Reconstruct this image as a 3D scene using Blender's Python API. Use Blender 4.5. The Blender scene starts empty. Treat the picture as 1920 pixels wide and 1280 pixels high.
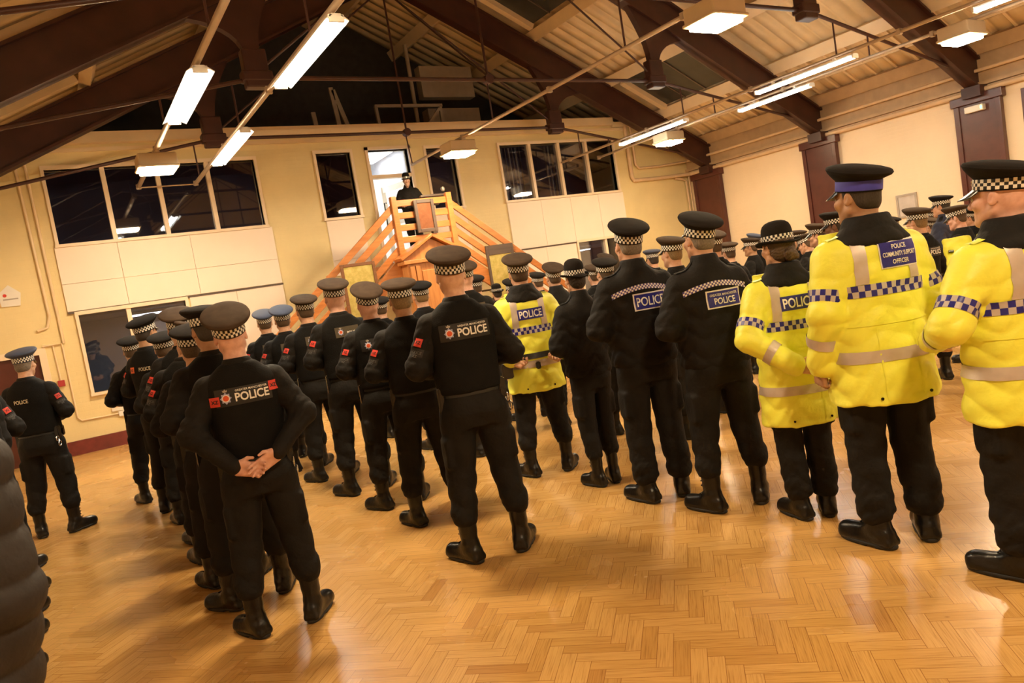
import bpy, bmesh, math, random
import numpy as np
from mathutils import Vector, Matrix

random.seed(7)
SC = bpy.context.scene
COL = SC.collection
PI = math.pi

# ------------------------------------------------------------------ camera
CAM_F, YAW, PITCH, ROLL = 1375.5, 0.54774149, 0.07882668, -0.16344382
CAM_Z = 1.62
def make_camera():
    cy, sy, cp, sp = math.cos(YAW), math.sin(YAW), math.cos(PITCH), math.sin(PITCH)
    cr, sr = math.cos(ROLL), math.sin(ROLL)
    fwd = np.array([sy*cp, cy*cp, -sp]); right = np.array([cy, -sy, 0.0]); up = np.cross(right, fwd)
    r = cr*right + sr*up; u = -sr*right + cr*up
    cd = bpy.data.cameras.new('camera'); co = bpy.data.objects.new('camera', cd); COL.objects.link(co)
    m = Matrix(((r[0], u[0], -fwd[0], 0), (r[1], u[1], -fwd[1], 0), (r[2], u[2], -fwd[2], CAM_Z), (0, 0, 0, 1)))
    co.matrix_world = m
    cd.sensor_fit = 'HORIZONTAL'; cd.sensor_width = 36.0; cd.lens = CAM_F/1920*36.0
    cd.clip_start = 0.05; cd.clip_end = 100
    cd.dof.use_dof = True; cd.dof.focus_distance = 4.4; cd.dof.aperture_fstop = 8.0
    SC.camera = co
make_camera()

# ------------------------------------------------------------------ object helpers
def tag(o, label=None, cat=None, group=None, kind=None):
    if label: o['label'] = label
    if cat: o['category'] = cat
    if group: o['group'] = group
    if kind: o['kind'] = kind
    return o
def empty(name, loc, rz=0.0, label=None, cat=None, group=None):
    o = bpy.data.objects.new(name, None); COL.objects.link(o)
    o.location = loc; o.rotation_euler = (0, 0, rz); o.empty_display_size = 0.1
    return tag(o, label, cat, group)
def mesh_np(name, V, F, smooth=False, uv=None):
    """F: (n,4) or (n,3) int array, or list of lists."""
    me = bpy.data.meshes.new(name)
    if isinstance(F, list) and len({len(f) for f in F}) > 1:
        me.from_pydata([tuple(map(float, v)) for v in V], [], [tuple(map(int, f)) for f in F])
    else:
        F = np.asarray(F, dtype=np.int32); V = np.asarray(V, dtype=np.float32)
        n, k = F.shape
        me.vertices.add(len(V)); me.vertices.foreach_set('co', V.ravel())
        me.loops.add(n*k); me.loops.foreach_set('vertex_index', F.ravel())
        me.polygons.add(n); me.polygons.foreach_set('loop_start', np.arange(0, n*k, k, dtype=np.int32))
        me.polygons.foreach_set('loop_total', np.full(n, k, dtype=np.int32))
    me.update(calc_edges=True)
    if uv is not None:
        ul = me.uv_layers.new(name='UVMap')
        ul.data.foreach_set('uv', np.asarray(uv, dtype=np.float32).ravel())
    if smooth:
        me.polygons.foreach_set('use_smooth', np.ones(len(me.polygons), dtype=bool))
    me.validate()
    return me
def link(name, me, mat=None, parent=None, loc=None, objmat=False):
    o = bpy.data.objects.new(name, me); COL.objects.link(o)
    if mat is not None:
        mats = mat if isinstance(mat, (list, tuple)) else [mat]
        if objmat:
            if len(me.materials) == 0:
                for m in mats: me.materials.append(m)
            for i, m in enumerate(mats):
                o.material_slots[i].link = 'OBJECT'; o.material_slots[i].material = m
        elif len(me.materials) == 0:
            for m in mats: me.materials.append(m)
    if parent is not None: o.parent = parent
    if loc is not None: o.location = loc
    return o

class MB:
    """collects boxes, bars, tubes, prisms into one mesh (verts relative to an origin)"""
    def __init__(s, org=(0, 0, 0)): s.V = []; s.F = []; s.org = Vector(org)
    def add(s, vs, fs):
        b = len(s.V)
        s.V += [tuple(Vector(v) - s.org) for v in vs]; s.F += [[i + b for i in f] for f in fs]
        return s
    def box(s, lo, hi):
        x0, y0, z0 = lo; x1, y1, z1 = hi
        return s.add([(x0,y0,z0),(x1,y0,z0),(x1,y1,z0),(x0,y1,z0),(x0,y0,z1),(x1,y0,z1),(x1,y1,z1),(x0,y1,z1)],
                     [[0,3,2,1],[4,5,6,7],[0,1,5,4],[1,2,6,5],[2,3,7,6],[3,0,4,7]])
    def bar(s, a, b, w, h, up=(0, 0, 1)):
        a = Vector(a); b = Vector(b); d = (b - a).normalized(); u = Vector(up)
        sd = d.cross(u).normalized(); u2 = sd.cross(d).normalized()
        c = []
        for p in (a, b):
            for i, j in ((-1,-1),(1,-1),(1,1),(-1,1)):
                c.append(p + sd*(i*w/2) + u2*(j*h/2))
        return s.add(c, [[0,3,2,1],[4,5,6,7],[0,1,5,4],[1,2,6,5],[2,3,7,6],[3,0,4,7]])
    def tube(s, pts, r, n=10, caps=True):
        pts = [Vector(p) for p in pts]; b0 = []
        rr = r if isinstance(r, (list, tuple)) else [r]*len(pts)
        vs = []; fs = []
        ref = None
        for i, p in enumerate(pts):
            d = (pts[min(i+1, len(pts)-1)] - pts[max(i-1, 0)]).normalized()
            if ref is None:
                ref = Vector((0,0,1)) if abs(d.z) < 0.9 else Vector((1,0,0))
            sd = d.cross(ref).normalized(); u = sd.cross(d).normalized(); ref = u
            for k in range(n):
                t = 2*PI*k/n
                vs.append(p + sd*(math.cos(t)*rr[i]) + u*(math.sin(t)*rr[i]))
        for i in range(len(pts)-1):
            for k in range(n):
                k2 = (k+1) % n
                fs.append([i*n+k, i*n+k2, (i+1)*n+k2, (i+1)*n+k])
        if caps:
            fs.append(list(range(n))[::-1]); fs.append([(len(pts)-1)*n+k for k in range(n)])
        return s.add(vs, fs)
    def prism(s, poly, d0, d1, axis):
        """poly: 2-D points; extruded along axis 'x','y','z' from d0 to d1"""
        n = len(poly); vs = []
        for d in (d0, d1):
            for a, b in poly:
                vs.append({'x': (d, a, b), 'y': (a, d, b), 'z': (a, b, d)}[axis])
        return s.add(vs, [list(range(n)), [n+i for i in range(n)][::-1]] + [[i, n+i, n+(i+1) % n, (i+1) % n] for i in range(n)])
    def lathe(s, prof, c=(0,0,0), n=32, sx=1, sy=1, cap=True):
        vs = []; fs = []; c = Vector(c)
        for r, z in prof:
            for k in range(n):
                t = 2*PI*k/n; vs.append((c.x + r*sx*math.cos(t), c.y + r*sy*math.sin(t), c.z + z))
        m = len(prof)
        for i in range(m-1):
            for k in range(n):
                k2 = (k+1) % n
                fs.append([i*n+k, i*n+k2, (i+1)*n+k2, (i+1)*n+k])
        if cap:
            fs.append(list(range(n))[::-1]); fs.append([(m-1)*n+k for k in range(n)])
        return s.add(vs, fs)
    def build(s, name, mat, parent=None, smooth=False, bevel=0.0, label=None, cat=None, group=None, kind=None):
        me = bpy.data.meshes.new(name); me.from_pydata(s.V, [], s.F); me.update()
        bm = bmesh.new(); bm.from_mesh(me)
        bmesh.ops.recalc_face_normals(bm, faces=bm.faces)
        bm.to_mesh(me); bm.free()
        if smooth:
            me.polygons.foreach_set('use_smooth', np.ones(len(me.polygons), dtype=bool))
        o = link(name, me, mat, parent)
        o.location = s.org if parent is None else s.org
        if smooth:
            me.set_sharp_from_angle(angle=math.radians(40))
        if bevel:
            m = o.modifiers.new('bevel', 'BEVEL'); m.width = bevel; m.segments = 2; m.limit_method = 'ANGLE'
        return tag(o, label, cat, group, kind)

# ------------------------------------------------------------------ materials
MAT = {}
def nt(name):
    m = bpy.data.materials.new(name); m.use_nodes = True
    t = m.node_tree; t.nodes.clear()
    out = t.nodes.new('ShaderNodeOutputMaterial'); bs = t.nodes.new('ShaderNodeBsdfPrincipled')
    t.links.new(bs.outputs[0], out.inputs[0])
    MAT[name] = m
    return m, t, bs
def N(t, typ, **kw):
    n = t.nodes.new(typ)
    for k, v in kw.items():
        if k in n.inputs: n.inputs[k].default_value = v
        else: setattr(n, k, v)
    return n
def coords(t, which='Object', scale=(1,1,1), rot=(0,0,0)):
    tc = t.nodes.new('ShaderNodeTexCoord'); mp = t.nodes.new('ShaderNodeMapping')
    mp.inputs['Scale'].default_value = scale; mp.inputs['Rotation'].default_value = rot
    t.links.new(tc.outputs[which], mp.inputs[0]); return mp.outputs[0]
def ramp(t, fac, stops):
    r = t.nodes.new('ShaderNodeValToRGB'); el = r.color_ramp.elements
    while len(el) < len(stops): el.new(0.5)
    for e, (p, c) in zip(el, stops): e.position = p; e.color = (*c, 1)
    t.links.new(fac, r.inputs[0]); return r.outputs[0]
def plain(name, col, rough=0.6, metal=0.0, var=0.12, scale=6.0, bump=0.0, bscale=40.0, sheen=0.0, coat=0.0, spec=None, which='Object'):
    m, t, bs = nt(name)
    v = coords(t, which)
    nz = N(t, 'ShaderNodeTexNoise', Scale=scale, Detail=4.0); t.links.new(v, nz.inputs['Vector'])
    c0 = tuple(max(0, c*(1-var)) for c in col); c1 = tuple(min(1, c*(1+var)) for c in col)
    t.links.new(ramp(t, nz.outputs['Fac'], [(0.3, c0), (0.7, c1)]), bs.inputs['Base Color'])
    bs.inputs['Roughness'].default_value = rough; bs.inputs['Metallic'].default_value = metal
    if spec is not None: bs.inputs['Specular IOR Level'].default_value = spec
    if sheen: bs.inputs['Sheen Weight'].default_value = sheen; bs.inputs['Sheen Roughness'].default_value = 0.5
    if coat: bs.inputs['Coat Weight'].default_value = coat; bs.inputs['Coat Roughness'].default_value = 0.15
    if bump:
        n2 = N(t, 'ShaderNodeTexNoise', Scale=bscale, Detail=3.0); t.links.new(v, n2.inputs['Vector'])
        bp = N(t, 'ShaderNodeBump', Strength=bump, Distance=0.01); t.links.new(n2.outputs['Fac'], bp.inputs['Height'])
        t.links.new(bp.outputs[0], bs.inputs['Normal'])
    return m
def emis(name, col, strength):
    m, t, bs = nt(name)
    bs.inputs['Base Color'].default_value = (*col, 1); bs.inputs['Emission Color'].default_value = (*col, 1)
    bs.inputs['Emission Strength'].default_value = strength
    return m
def checker(name, ca, cb, rough=0.5, nx=1.0, ny=1.0, spec=0.4, var=0.0):
    """checks from the UV map: one unit of uv = one check"""
    m, t, bs = nt(name)
    uv = coords(t, 'UV', (nx, ny, 1))
    ck = N(t, 'ShaderNodeTexChecker', Scale=1.0); ck.inputs['Color1'].default_value = (*ca, 1); ck.inputs['Color2'].default_value = (*cb, 1)
    ad = N(t, 'ShaderNodeVectorMath', operation='ADD'); ad.inputs[1].default_value = (0.0, 0.0, 0.5)
    t.links.new(uv, ad.inputs[0]); t.links.new(ad.outputs[0], ck.inputs['Vector'])
    t.links.new(ck.outputs['Color'], bs.inputs['Base Color'])
    bs.inputs['Roughness'].default_value = rough; bs.inputs['Specular IOR Level'].default_value = spec
    return m

plain('black_cloth', (0.0088, 0.0080, 0.0078), 0.75, var=0.25, scale=9, bump=0.3, bscale=45, spec=0.22)
plain('black_knit', (0.013, 0.0125, 0.0125), 0.92, var=0.2, scale=30, bump=0.3, bscale=220, spec=0.15)
plain('vest_cloth', (0.0056, 0.0055, 0.0056), 0.85, var=0.2, scale=12, bump=0.3, bscale=160, spec=0.2)
plain('trouser_cloth', (0.0072, 0.0066, 0.0064), 0.75, var=0.25, scale=8, bump=0.35, bscale=38, spec=0.25)
plain('navy_cloth', (0.016, 0.022, 0.055), 0.8, var=0.2, scale=9, bump=0.2, bscale=60, sheen=0.1)
plain('puffer_cloth', (0.024, 0.020, 0.019), 0.6, var=0.15, scale=8, bump=0.35, bscale=30, spec=0.3)
plain('cap_cloth', (0.0145, 0.0122, 0.0112), 0.85, var=0.2, scale=14, bump=0.15, bscale=200, spec=0.12)
plain('boot_leather', (0.0062, 0.0056, 0.0054), 0.30, var=0.3, scale=14, bump=0.35, bscale=30, spec=0.4)
plain('rubber', (0.012, 0.012, 0.012), 0.7, var=0.2)
plain('belt_leather', (0.012, 0.012, 0.012), 0.45, var=0.2, bump=0.15, bscale=60)
plain('black_plastic', (0.012, 0.012, 0.013), 0.25, var=0.15)
plain('silver', (0.75, 0.75, 0.76), 0.25, 1.0, var=0.05)
plain('grey_metal', (0.42, 0.38, 0.33), 0.45, 0.6, var=0.1)
plain('hivis', (0.84, 0.88, 0.085), 0.5, var=0.05, scale=5, bump=0.4, bscale=20, sheen=0.1)
plain('reflective_tape', (0.56, 0.50, 0.45), 0.42, 0.25, var=0.06, scale=20)
plain('blue_patch', (0.022, 0.022, 0.24), 0.35, var=0.15, scale=30)
plain('silver_text', (0.80, 0.79, 0.78), 0.4, 0.1, var=0.08, scale=40)
plain('white_text', (0.82, 0.82, 0.80), 0.6, var=0.05)
plain('beige_text', (0.66, 0.58, 0.42), 0.6, var=0.05)
plain('grey_text', (0.10, 0.10, 0.10), 0.6, var=0.05)
plain('red_patch', (0.62, 0.045, 0.028), 0.6, var=0.08, scale=40)
plain('orange_patch', (0.75, 0.14, 0.03), 0.6, var=0.08, scale=40)
plain('black_text', (0.01, 0.008, 0.008), 0.7, var=0.05)
plain('panel_black', (0.010, 0.010, 0.011), 0.6, var=0.1, scale=30)
plain('panel_olive', (0.07, 0.055, 0.032), 0.7, var=0.1, scale=30)
plain('pale_blue', (0.35, 0.38, 0.62), 0.4, var=0.1)
plain('badge_red', (0.7, 0.10, 0.03), 0.4, var=0.1)
plain('cap_blue', (0.05, 0.05, 0.42), 0.6, var=0.08, scale=20)
plain('bright_blue', (0.03, 0.10, 0.75), 0.4, var=0.05)
plain('white_shirt', (0.75, 0.75, 0.74), 0.7, var=0.05)
checker('check_cap', (0.80, 0.78, 0.72), (0.010, 0.010, 0.010), 0.55)
checker('check_tape', (0.50, 0.46, 0.44), (0.02, 0.02, 0.23), 0.4)
checker('check_yoke', (0.72, 0.68, 0.68), (0.07, 0.05, 0.24), 0.45)
def skin(name, col):
    m, t, bs = nt(name)
    v = coords(t, 'Object')
    nz = N(t, 'ShaderNodeTexNoise', Scale=28.0, Detail=4.0); t.links.new(v, nz.inputs['Vector'])
    c0 = (col[0]*0.86, col[1]*0.74, col[2]*0.70); c1 = tuple(min(1, c*1.1) for c in col)
    t.links.new(ramp(t, nz.outputs['Fac'], [(0.3, c0), (0.7, c1)]), bs.inputs['Base Color'])
    bs.inputs['Roughness'].default_value = 0.5
    bs.inputs['Subsurface Weight'].default_value = 0.12; bs.inputs['Subsurface Radius'].default_value = (0.012, 0.005, 0.003)
    bs.inputs['Subsurface Scale'].default_value = 1.0
    bp = N(t, 'ShaderNodeBump', Strength=0.15, Distance=0.004); t.links.new(nz.outputs['Fac'], bp.inputs['Height']); t.links.new(bp.outputs[0], bs.inputs['Normal'])
skin('skin_pink', (0.66, 0.41, 0.33)); skin('skin_fair', (0.60, 0.38, 0.27)); skin('skin_tan', (0.42, 0.25, 0.15)); skin('skin_dark', (0.20, 0.105, 0.065))
def hairm(name, col):
    m, t, bs = nt(name)
    v = coords(t, 'Object', (1, 1, 0.25))
    nz = N(t, 'ShaderNodeTexNoise', Scale=260.0, Detail=3.0); t.links.new(v, nz.inputs['Vector'])
    t.links.new(ramp(t, nz.outputs['Fac'], [(0.3, tuple(c*0.6 for c in col)), (0.7, tuple(c*1.4 for c in col))]), bs.inputs['Base Color'])
    bs.inputs['Roughness'].default_value = 0.6
    bp = N(t, 'ShaderNodeBump', Strength=0.5, Distance=0.003); t.links.new(nz.outputs['Fac'], bp.inputs['Height']); t.links.new(bp.outputs[0], bs.inputs['Normal'])
hairm('hair_brown', (0.075, 0.045, 0.024)); hairm('hair_dark', (0.028, 0.02, 0.015)); hairm('hair_grey', (0.17, 0.14, 0.11)); hairm('hair_fair', (0.20, 0.13, 0.06))
plain('eye_white', (0.75, 0.72, 0.68), 0.25, var=0.03)

# ------------------------------------------------------------------ signed-distance modelling
def smin(a, b, k):
    if k <= 0: return np.minimum(a, b)
    h = np.maximum(k - np.abs(a - b), 0)/k
    return np.minimum(a, b) - h*h*k*0.25
class Tcap:
    def __init__(s, a, b, ra, rb, sq=(1, 1, 1)):
        s.a = np.array(a, float); s.b = np.array(b, float); s.ra = ra; s.rb = rb; s.sq = np.array(sq, float)
        r = max(ra, rb)*np.array([1/q if q > 0 else 1 for q in sq])
        r = max(ra, rb)*s.sq
        s.lo = np.minimum(s.a, s.b) - r; s.hi = np.maximum(s.a, s.b) + r
    def d(s, X, Y, Z):
        sx, sy, sz = s.sq
        x = (X - s.a[0])/sx; y = (Y - s.a[1])/sy; z = (Z - s.a[2])/sz
        v = (s.b - s.a)/s.sq; L = max(float(v @ v), 1e-12)
        t = np.clip((x*v[0] + y*v[1] + z*v[2])/L, 0, 1)
        dx = x - t*v[0]; dy = y - t*v[1]; dz = z - t*v[2]
        return (np.sqrt(dx*dx + dy*dy + dz*dz) - (s.ra + t*(s.rb - s.ra)))*min(s.sq)
class Ell:
    def __init__(s, c, r, R=None):
        s.c = np.array(c, float); s.r = np.array(r, float); s.R = None if R is None else np.array(R, float)
        m = s.r if R is None else np.full(3, max(r))
        s.lo = s.c - m; s.hi = s.c + m
    def d(s, X, Y, Z):
        x = X - s.c[0]; y = Y - s.c[1]; z = Z - s.c[2]
        if s.R is not None:
            R = s.R; x, y, z = R[0,0]*x+R[1,0]*y+R[2,0]*z, R[0,1]*x+R[1,1]*y+R[2,1]*z, R[0,2]*x+R[1,2]*y+R[2,2]*z
        a, b, c = s.r
        k0 = np.sqrt((x/a)**2 + (y/b)**2 + (z/c)**2); k1 = np.sqrt((x/a**2)**2 + (y/b**2)**2 + (z/c**2)**2) + 1e-9
        return k0*(k0 - 1)/k1
class RBox:
    def __init__(s, c, h, r, R=None):
        s.c = np.array(c, float); s.h = np.array(h, float); s.r = r; s.R = None if R is None else np.array(R, float)
        m = s.h if R is None else np.full(3, float(np.linalg.norm(s.h)))
        s.lo = s.c - m; s.hi = s.c + m
    def d(s, X, Y, Z):
        x = X - s.c[0]; y = Y - s.c[1]; z = Z - s.c[2]
        if s.R is not None:
            R = s.R; x, y, z = R[0,0]*x+R[1,0]*y+R[2,0]*z, R[0,1]*x+R[1,1]*y+R[2,1]*z, R[0,2]*x+R[1,2]*y+R[2,2]*z
        qx = np.abs(x) - s.h[0] + s.r; qy = np.abs(y) - s.h[1] + s.r; qz = np.abs(z) - s.h[2] + s.r
        o = np.sqrt(np.maximum(qx,0)**2 + np.maximum(qy,0)**2 + np.maximum(qz,0)**2)
        return o + np.minimum(np.maximum(qx, np.maximum(qy, qz)), 0) - s.r
class Loft:
    """stack of super-elliptic sections (z, cx, cy, rx, ry)"""
    def __init__(s, sec, n=2.3, edge=0.012):
        a = np.array(sec, float); a = a[np.argsort(a[:, 0])]; s.sec = a; s.n = n; s.edge = edge
        zz = np.linspace(a[0,0], a[-1,0], 80)
        # smooth the profile
        cols = [np.interp(zz, a[:,0], a[:,i]) for i in range(1, 5)]
        ker = np.array([1,2,3,2,1.])/9
        sm = []
        for c in cols:
            p = np.concatenate([[c[0]]*2, c, [c[-1]]*2]); sm.append(np.convolve(p, ker, 'valid'))
        s.zz = zz; s.cols = sm
        s.z0, s.z1 = a[0,0], a[-1,0]
        s.lo = np.array([(a[:,1]-a[:,3]).min(), (a[:,2]-a[:,4]).min(), s.z0]); s.hi = np.array([(a[:,1]+a[:,3]).max(), (a[:,2]+a[:,4]).max(), s.z1])
    def d(s, X, Y, Z):
        cx, cy, rx, ry = [np.interp(Z, s.zz, c) for c in s.cols]
        q = (np.abs((X-cx)/rx)**s.n + np.abs((Y-cy)/ry)**s.n)**(1/s.n)
        d = (q - 1)*np.minimum(rx, ry)
        dz = np.maximum(s.z0 - Z, Z - s.z1)
        return -smin(-d, -dz, s.edge)
class SDF:
    def __init__(s): s.ops = []; s.fold = None
    def u(s, p, k=0.0): s.ops.append(('u', p, k)); return s
    def sub(s, p, k=0.0): s.ops.append(('s', p, k)); return s
    def pts(s, P):
        X, Y, Z = P[:,0], P[:,1], P[:,2]
        D = np.full(len(P), 9.0)
        for m, p, k in s.ops:
            d = p.d(X, Y, Z)
            D = smin(D, d, k) if m == 'u' else -smin(-D, d, k)
        if s.fold is not None: D = D + s.fold(X, Y, Z)
        return D
    def grid(s, h, pad=0.03):
        lo = np.min([p.lo for m, p, k in s.ops if m == 'u'], axis=0) - pad
        hi = np.max([p.hi for m, p, k in s.ops if m == 'u'], axis=0) + pad
        n = np.ceil((hi - lo)/h).astype(int) + 1
        ax = [(lo[i] + h*np.arange(n[i])).astype(np.float32) for i in range(3)]
        D = np.full(n, 0.5, np.float32)
        for m, p, k in s.ops:
            mg = k + 3*h + 0.01
            i0 = np.clip(np.floor((p.lo - mg - lo)/h).astype(int), 0, n); i1 = np.clip(np.ceil((p.hi + mg - lo)/h).astype(int) + 1, 0, n)
            if np.any(i1 <= i0): continue
            sl = tuple(slice(i0[i], i1[i]) for i in range(3))
            d = p.d(ax[0][sl[0]][:,None,None], ax[1][sl[1]][None,:,None], ax[2][sl[2]][None,None,:])
            D[sl] = smin(D[sl], d, k) if m == 'u' else -smin(-D[sl], d, k)
        if s.fold is not None:
            idx = np.where(np.abs(D) < 0.03)
            D[idx] += s.fold(ax[0][idx[0]], ax[1][idx[1]], ax[2][idx[2]]).astype(np.float32)
        return D, lo, h
    def mesh(s, h):
        D, lo, h = s.grid(h)
        return surface_nets(D, lo, h)
def surface_nets(D, lo, h):
    S = D < 0
    nx, ny, nz = D.shape
    c = S[:-1,:-1,:-1].astype(np.int8)
    cnt = np.zeros((nx-1, ny-1, nz-1), np.int8)
    for i in (0,1):
        for j in (0,1):
            for k in (0,1): cnt += S[i:nx-1+i, j:ny-1+j, k:nz-1+k]
    act = (cnt > 0) & (cnt < 8)
    I = np.argwhere(act)
    idx = np.full(act.shape, -1, np.int32); idx[act] = np.arange(len(I), dtype=np.int32)
    P = np.zeros((len(I), 3)); W = np.zeros(len(I))
    val = {}
    for i in (0,1):
        for j in (0,1):
            for k in (0,1): val[(i,j,k)] = D[I[:,0]+i, I[:,1]+j, I[:,2]+k].astype(float)
    corners = list(val)
    for a in corners:
        for ax in range(3):
            if a[ax] == 1: continue
            b = list(a); b[ax] = 1; b = tuple(b)
            va, vb = val[a], val[b]
            m = (va < 0) != (vb < 0)
            t = np.where(m, va/np.where(np.abs(va-vb) < 1e-12, 1, va-vb), 0)
            pt = np.tile(np.array(a, float), (len(I), 1)); pt[:, ax] += t
            P[m] += pt[m]; W[m] += 1
    V = lo + (I + P/W[:,None])*h
    F = []
    for ax in range(3):
        o = [x for x in range(3) if x != ax]
        s0 = [slice(None)]*3; s1 = [slice(None)]*3
        s0[ax] = slice(0, -1); s1[ax] = slice(1, None)
        for x in o: s0[x] = slice(1, -1); s1[x] = slice(1, -1)
        A = S[tuple(s0)]; B = S[tuple(s1)]
        ch = np.argwhere(A != B)
        if not len(ch): continue
        inside = A[tuple(ch.T)]
        base = ch.copy()
        for x in o: base[:, x] += 1
        def cell(d0, d1):
            q = base.copy(); q[:, o[0]] += d0; q[:, o[1]] += d1
            return idx[q[:,0], q[:,1], q[:,2]]
        q = np.stack([cell(-1,-1), cell(0,-1), cell(0,0), cell(-1,0)], 1)
        flip = inside if ax != 1 else ~inside
        q[~flip] = q[~flip][:, ::-1]
        F.append(q)
    F = np.concatenate(F)
    return V, F
def sdf_mesh(name, s, h):
    V, F = s.mesh(h)
    return mesh_np(name, V, F, smooth=True)
def folds(amp, wl, seed=0, zfreq=1.0, region=None, ridge=True):
    r = np.random.RandomState(seed); ph = r.rand(12)*6.28
    w = 2*PI/wl
    sharp = lambda q: 1 - 2*np.abs(np.sin(q*0.5 + 0.6))**0.75
    def f(X, Y, Z):
        X = X.astype(float); Y = Y.astype(float); Z = Z.astype(float)
        wz = Z + 0.05*np.sin(9*X + 7*Y + ph[0]) + 0.02*np.sin(23*X - 17*Y + ph[5])
        a = (sharp if ridge else np.sin)(w*zfreq*wz + 4*X + ph[1] + 1.3*np.sin(6*Z + 5*Y + ph[2]))
        b = (sharp if ridge else np.sin)(w*0.7*(X*0.8 + Y*0.6) + 0.8*w*wz*0.6 + ph[3])
        c = np.sin(w*1.7*(wz*0.7 - X*0.5 + Y*0.4) + ph[4])
        v = (a*0.5 + b*0.35 + c*0.25)*amp
        if region is not None: v = v*region(X, Y, Z)
        return v
    return f
def project(s, P, direction, start=0.35, off=0.003):
    """march points P (moved back by start) along direction onto the surface"""
    d = np.array(direction, float); d /= np.linalg.norm(d)
    P = np.asarray(P, float); Q = P - d*start
    t = np.zeros(len(P))
    for _ in range(60):
        t += np.clip(s.pts(Q + d*t[:,None]), -0.05, 0.05)*0.8
    lim = np.median(t); t = np.where(t > lim + 0.09, lim + 0.05, t)
    return Q + d*(t - off)[:,None]
def patch_mesh(name, s, c, U, Vv, w, hh, nu, nv, direction, off=0.003, uvs=(1,1), start=0.35):
    us = np.linspace(-w/2, w/2, nu+1); vs = np.linspace(-hh/2, hh/2, nv+1)
    P = np.array([np.array(c) + u*np.array(U) + v*np.array(Vv) for v in vs for u in us])
    Q = project(s, P, direction, start, off)
    F = []; UV = []
    for j in range(nv):
        for i in range(nu):
            a = j*(nu+1)+i
            F.append([a, a+1, a+nu+2, a+nu+1])
            for (x, y) in ((i,j),(i+1,j),(i+1,j+1),(i,j+1)): UV.append((x/nu*uvs[0], y/nv*uvs[1]))
    return mesh_np(name, Q, F, True, UV)
_TXT = {}
def text_geo(txt, bold=0.012):
    key = (txt, bold)
    if key not in _TXT:
        cu = bpy.data.curves.new('txt', 'FONT'); cu.body = txt; cu.align_x = 'CENTER'; cu.align_y = 'CENTER'; cu.offset = bold; cu.resolution_u = 3; cu.space_line = 0.95
        o = bpy.data.objects.new('txt', cu); COL.objects.link(o)
        bpy.context.view_layer.update()
        me = bpy.data.meshes.new_from_object(o.evaluated_get(bpy.context.evaluated_depsgraph_get()))
        bm = bmesh.new(); bm.from_mesh(me); bmesh.ops.triangulate(bm, faces=bm.faces)
        V = np.array([v.co[:2] for v in bm.verts]); bm.verts.index_update()
        F = np.array([[v.index for v in f.verts] for f in bm.faces])
        bm.free(); bpy.data.meshes.remove(me); bpy.data.objects.remove(o); bpy.data.curves.remove(cu)
        lo, hi = V.min(0), V.max(0); V = (V - (lo+hi)/2)/(hi[0]-lo[0])
        _TXT[key] = (V, F, (hi[1]-lo[1])/(hi[0]-lo[0]))
    return _TXT[key]
def text_mesh(name, s, txt, c, U, Vv, width, direction, off=0.006, stretch=1.0, start=0.35, bold=0.012):
    V, F, asp = text_geo(txt, bold)
    P = np.array(c) + V[:,:1]*width*np.array(U) + V[:,1:]*width*stretch*np.array(Vv)
    Q = project(s, P, direction, start, off) if s is not None else P
    return mesh_np(name, Q, F, False)
def ring_band(name, s, axis_a, axis_b, t0, t1, nseg, nv, checks, off=0.003, rmax=0.32, arc=(0, 2*PI), rows=1, ref=None):
    """a tape strip around the segment a-b, lying on s"""
    a = np.array(axis_a, float); b = np.array(axis_b, float); d = b - a; L = np.linalg.norm(d); d /= L
    ref = np.array(ref if ref is not None else ((0, -1, 0) if abs(d[1]) < 0.9 else (1, 0, 0)), float)
    e1 = ref - d*(ref @ d); e1 /= np.linalg.norm(e1); e2 = np.cross(d, e1)
    P = []; Dr = []
    for j in range(nv+1):
        t = t0 + (t1-t0)*j/nv
        for i in range(nseg+1):
            th = arc[0] + (arc[1]-arc[0])*i/nseg
            r = e1*math.cos(th) + e2*math.sin(th)
            P.append(a + d*(t*L) + r*rmax); Dr.append(-r)
    P = np.array(P); Dr = np.array(Dr); t = np.zeros(len(P))
    for _ in range(70):
        t += np.clip(s.pts(P + Dr*t[:,None]), -0.05, 0.05)*0.8
        t = np.minimum(t, rmax)
    Q = P + Dr*(t - off)[:,None]
    F = []; UV = []
    for j in range(nv):
        for i in range(nseg):
            k = j*(nseg+1)+i
            F.append([k, k+1, k+nseg+2, k+nseg+1])
            for (x, y) in ((i,j),(i+1,j),(i+1,j+1),(i,j+1)): UV.append((x/nseg*checks, y/nv*rows))
    return mesh_np(name, Q, F, True, UV)
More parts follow.
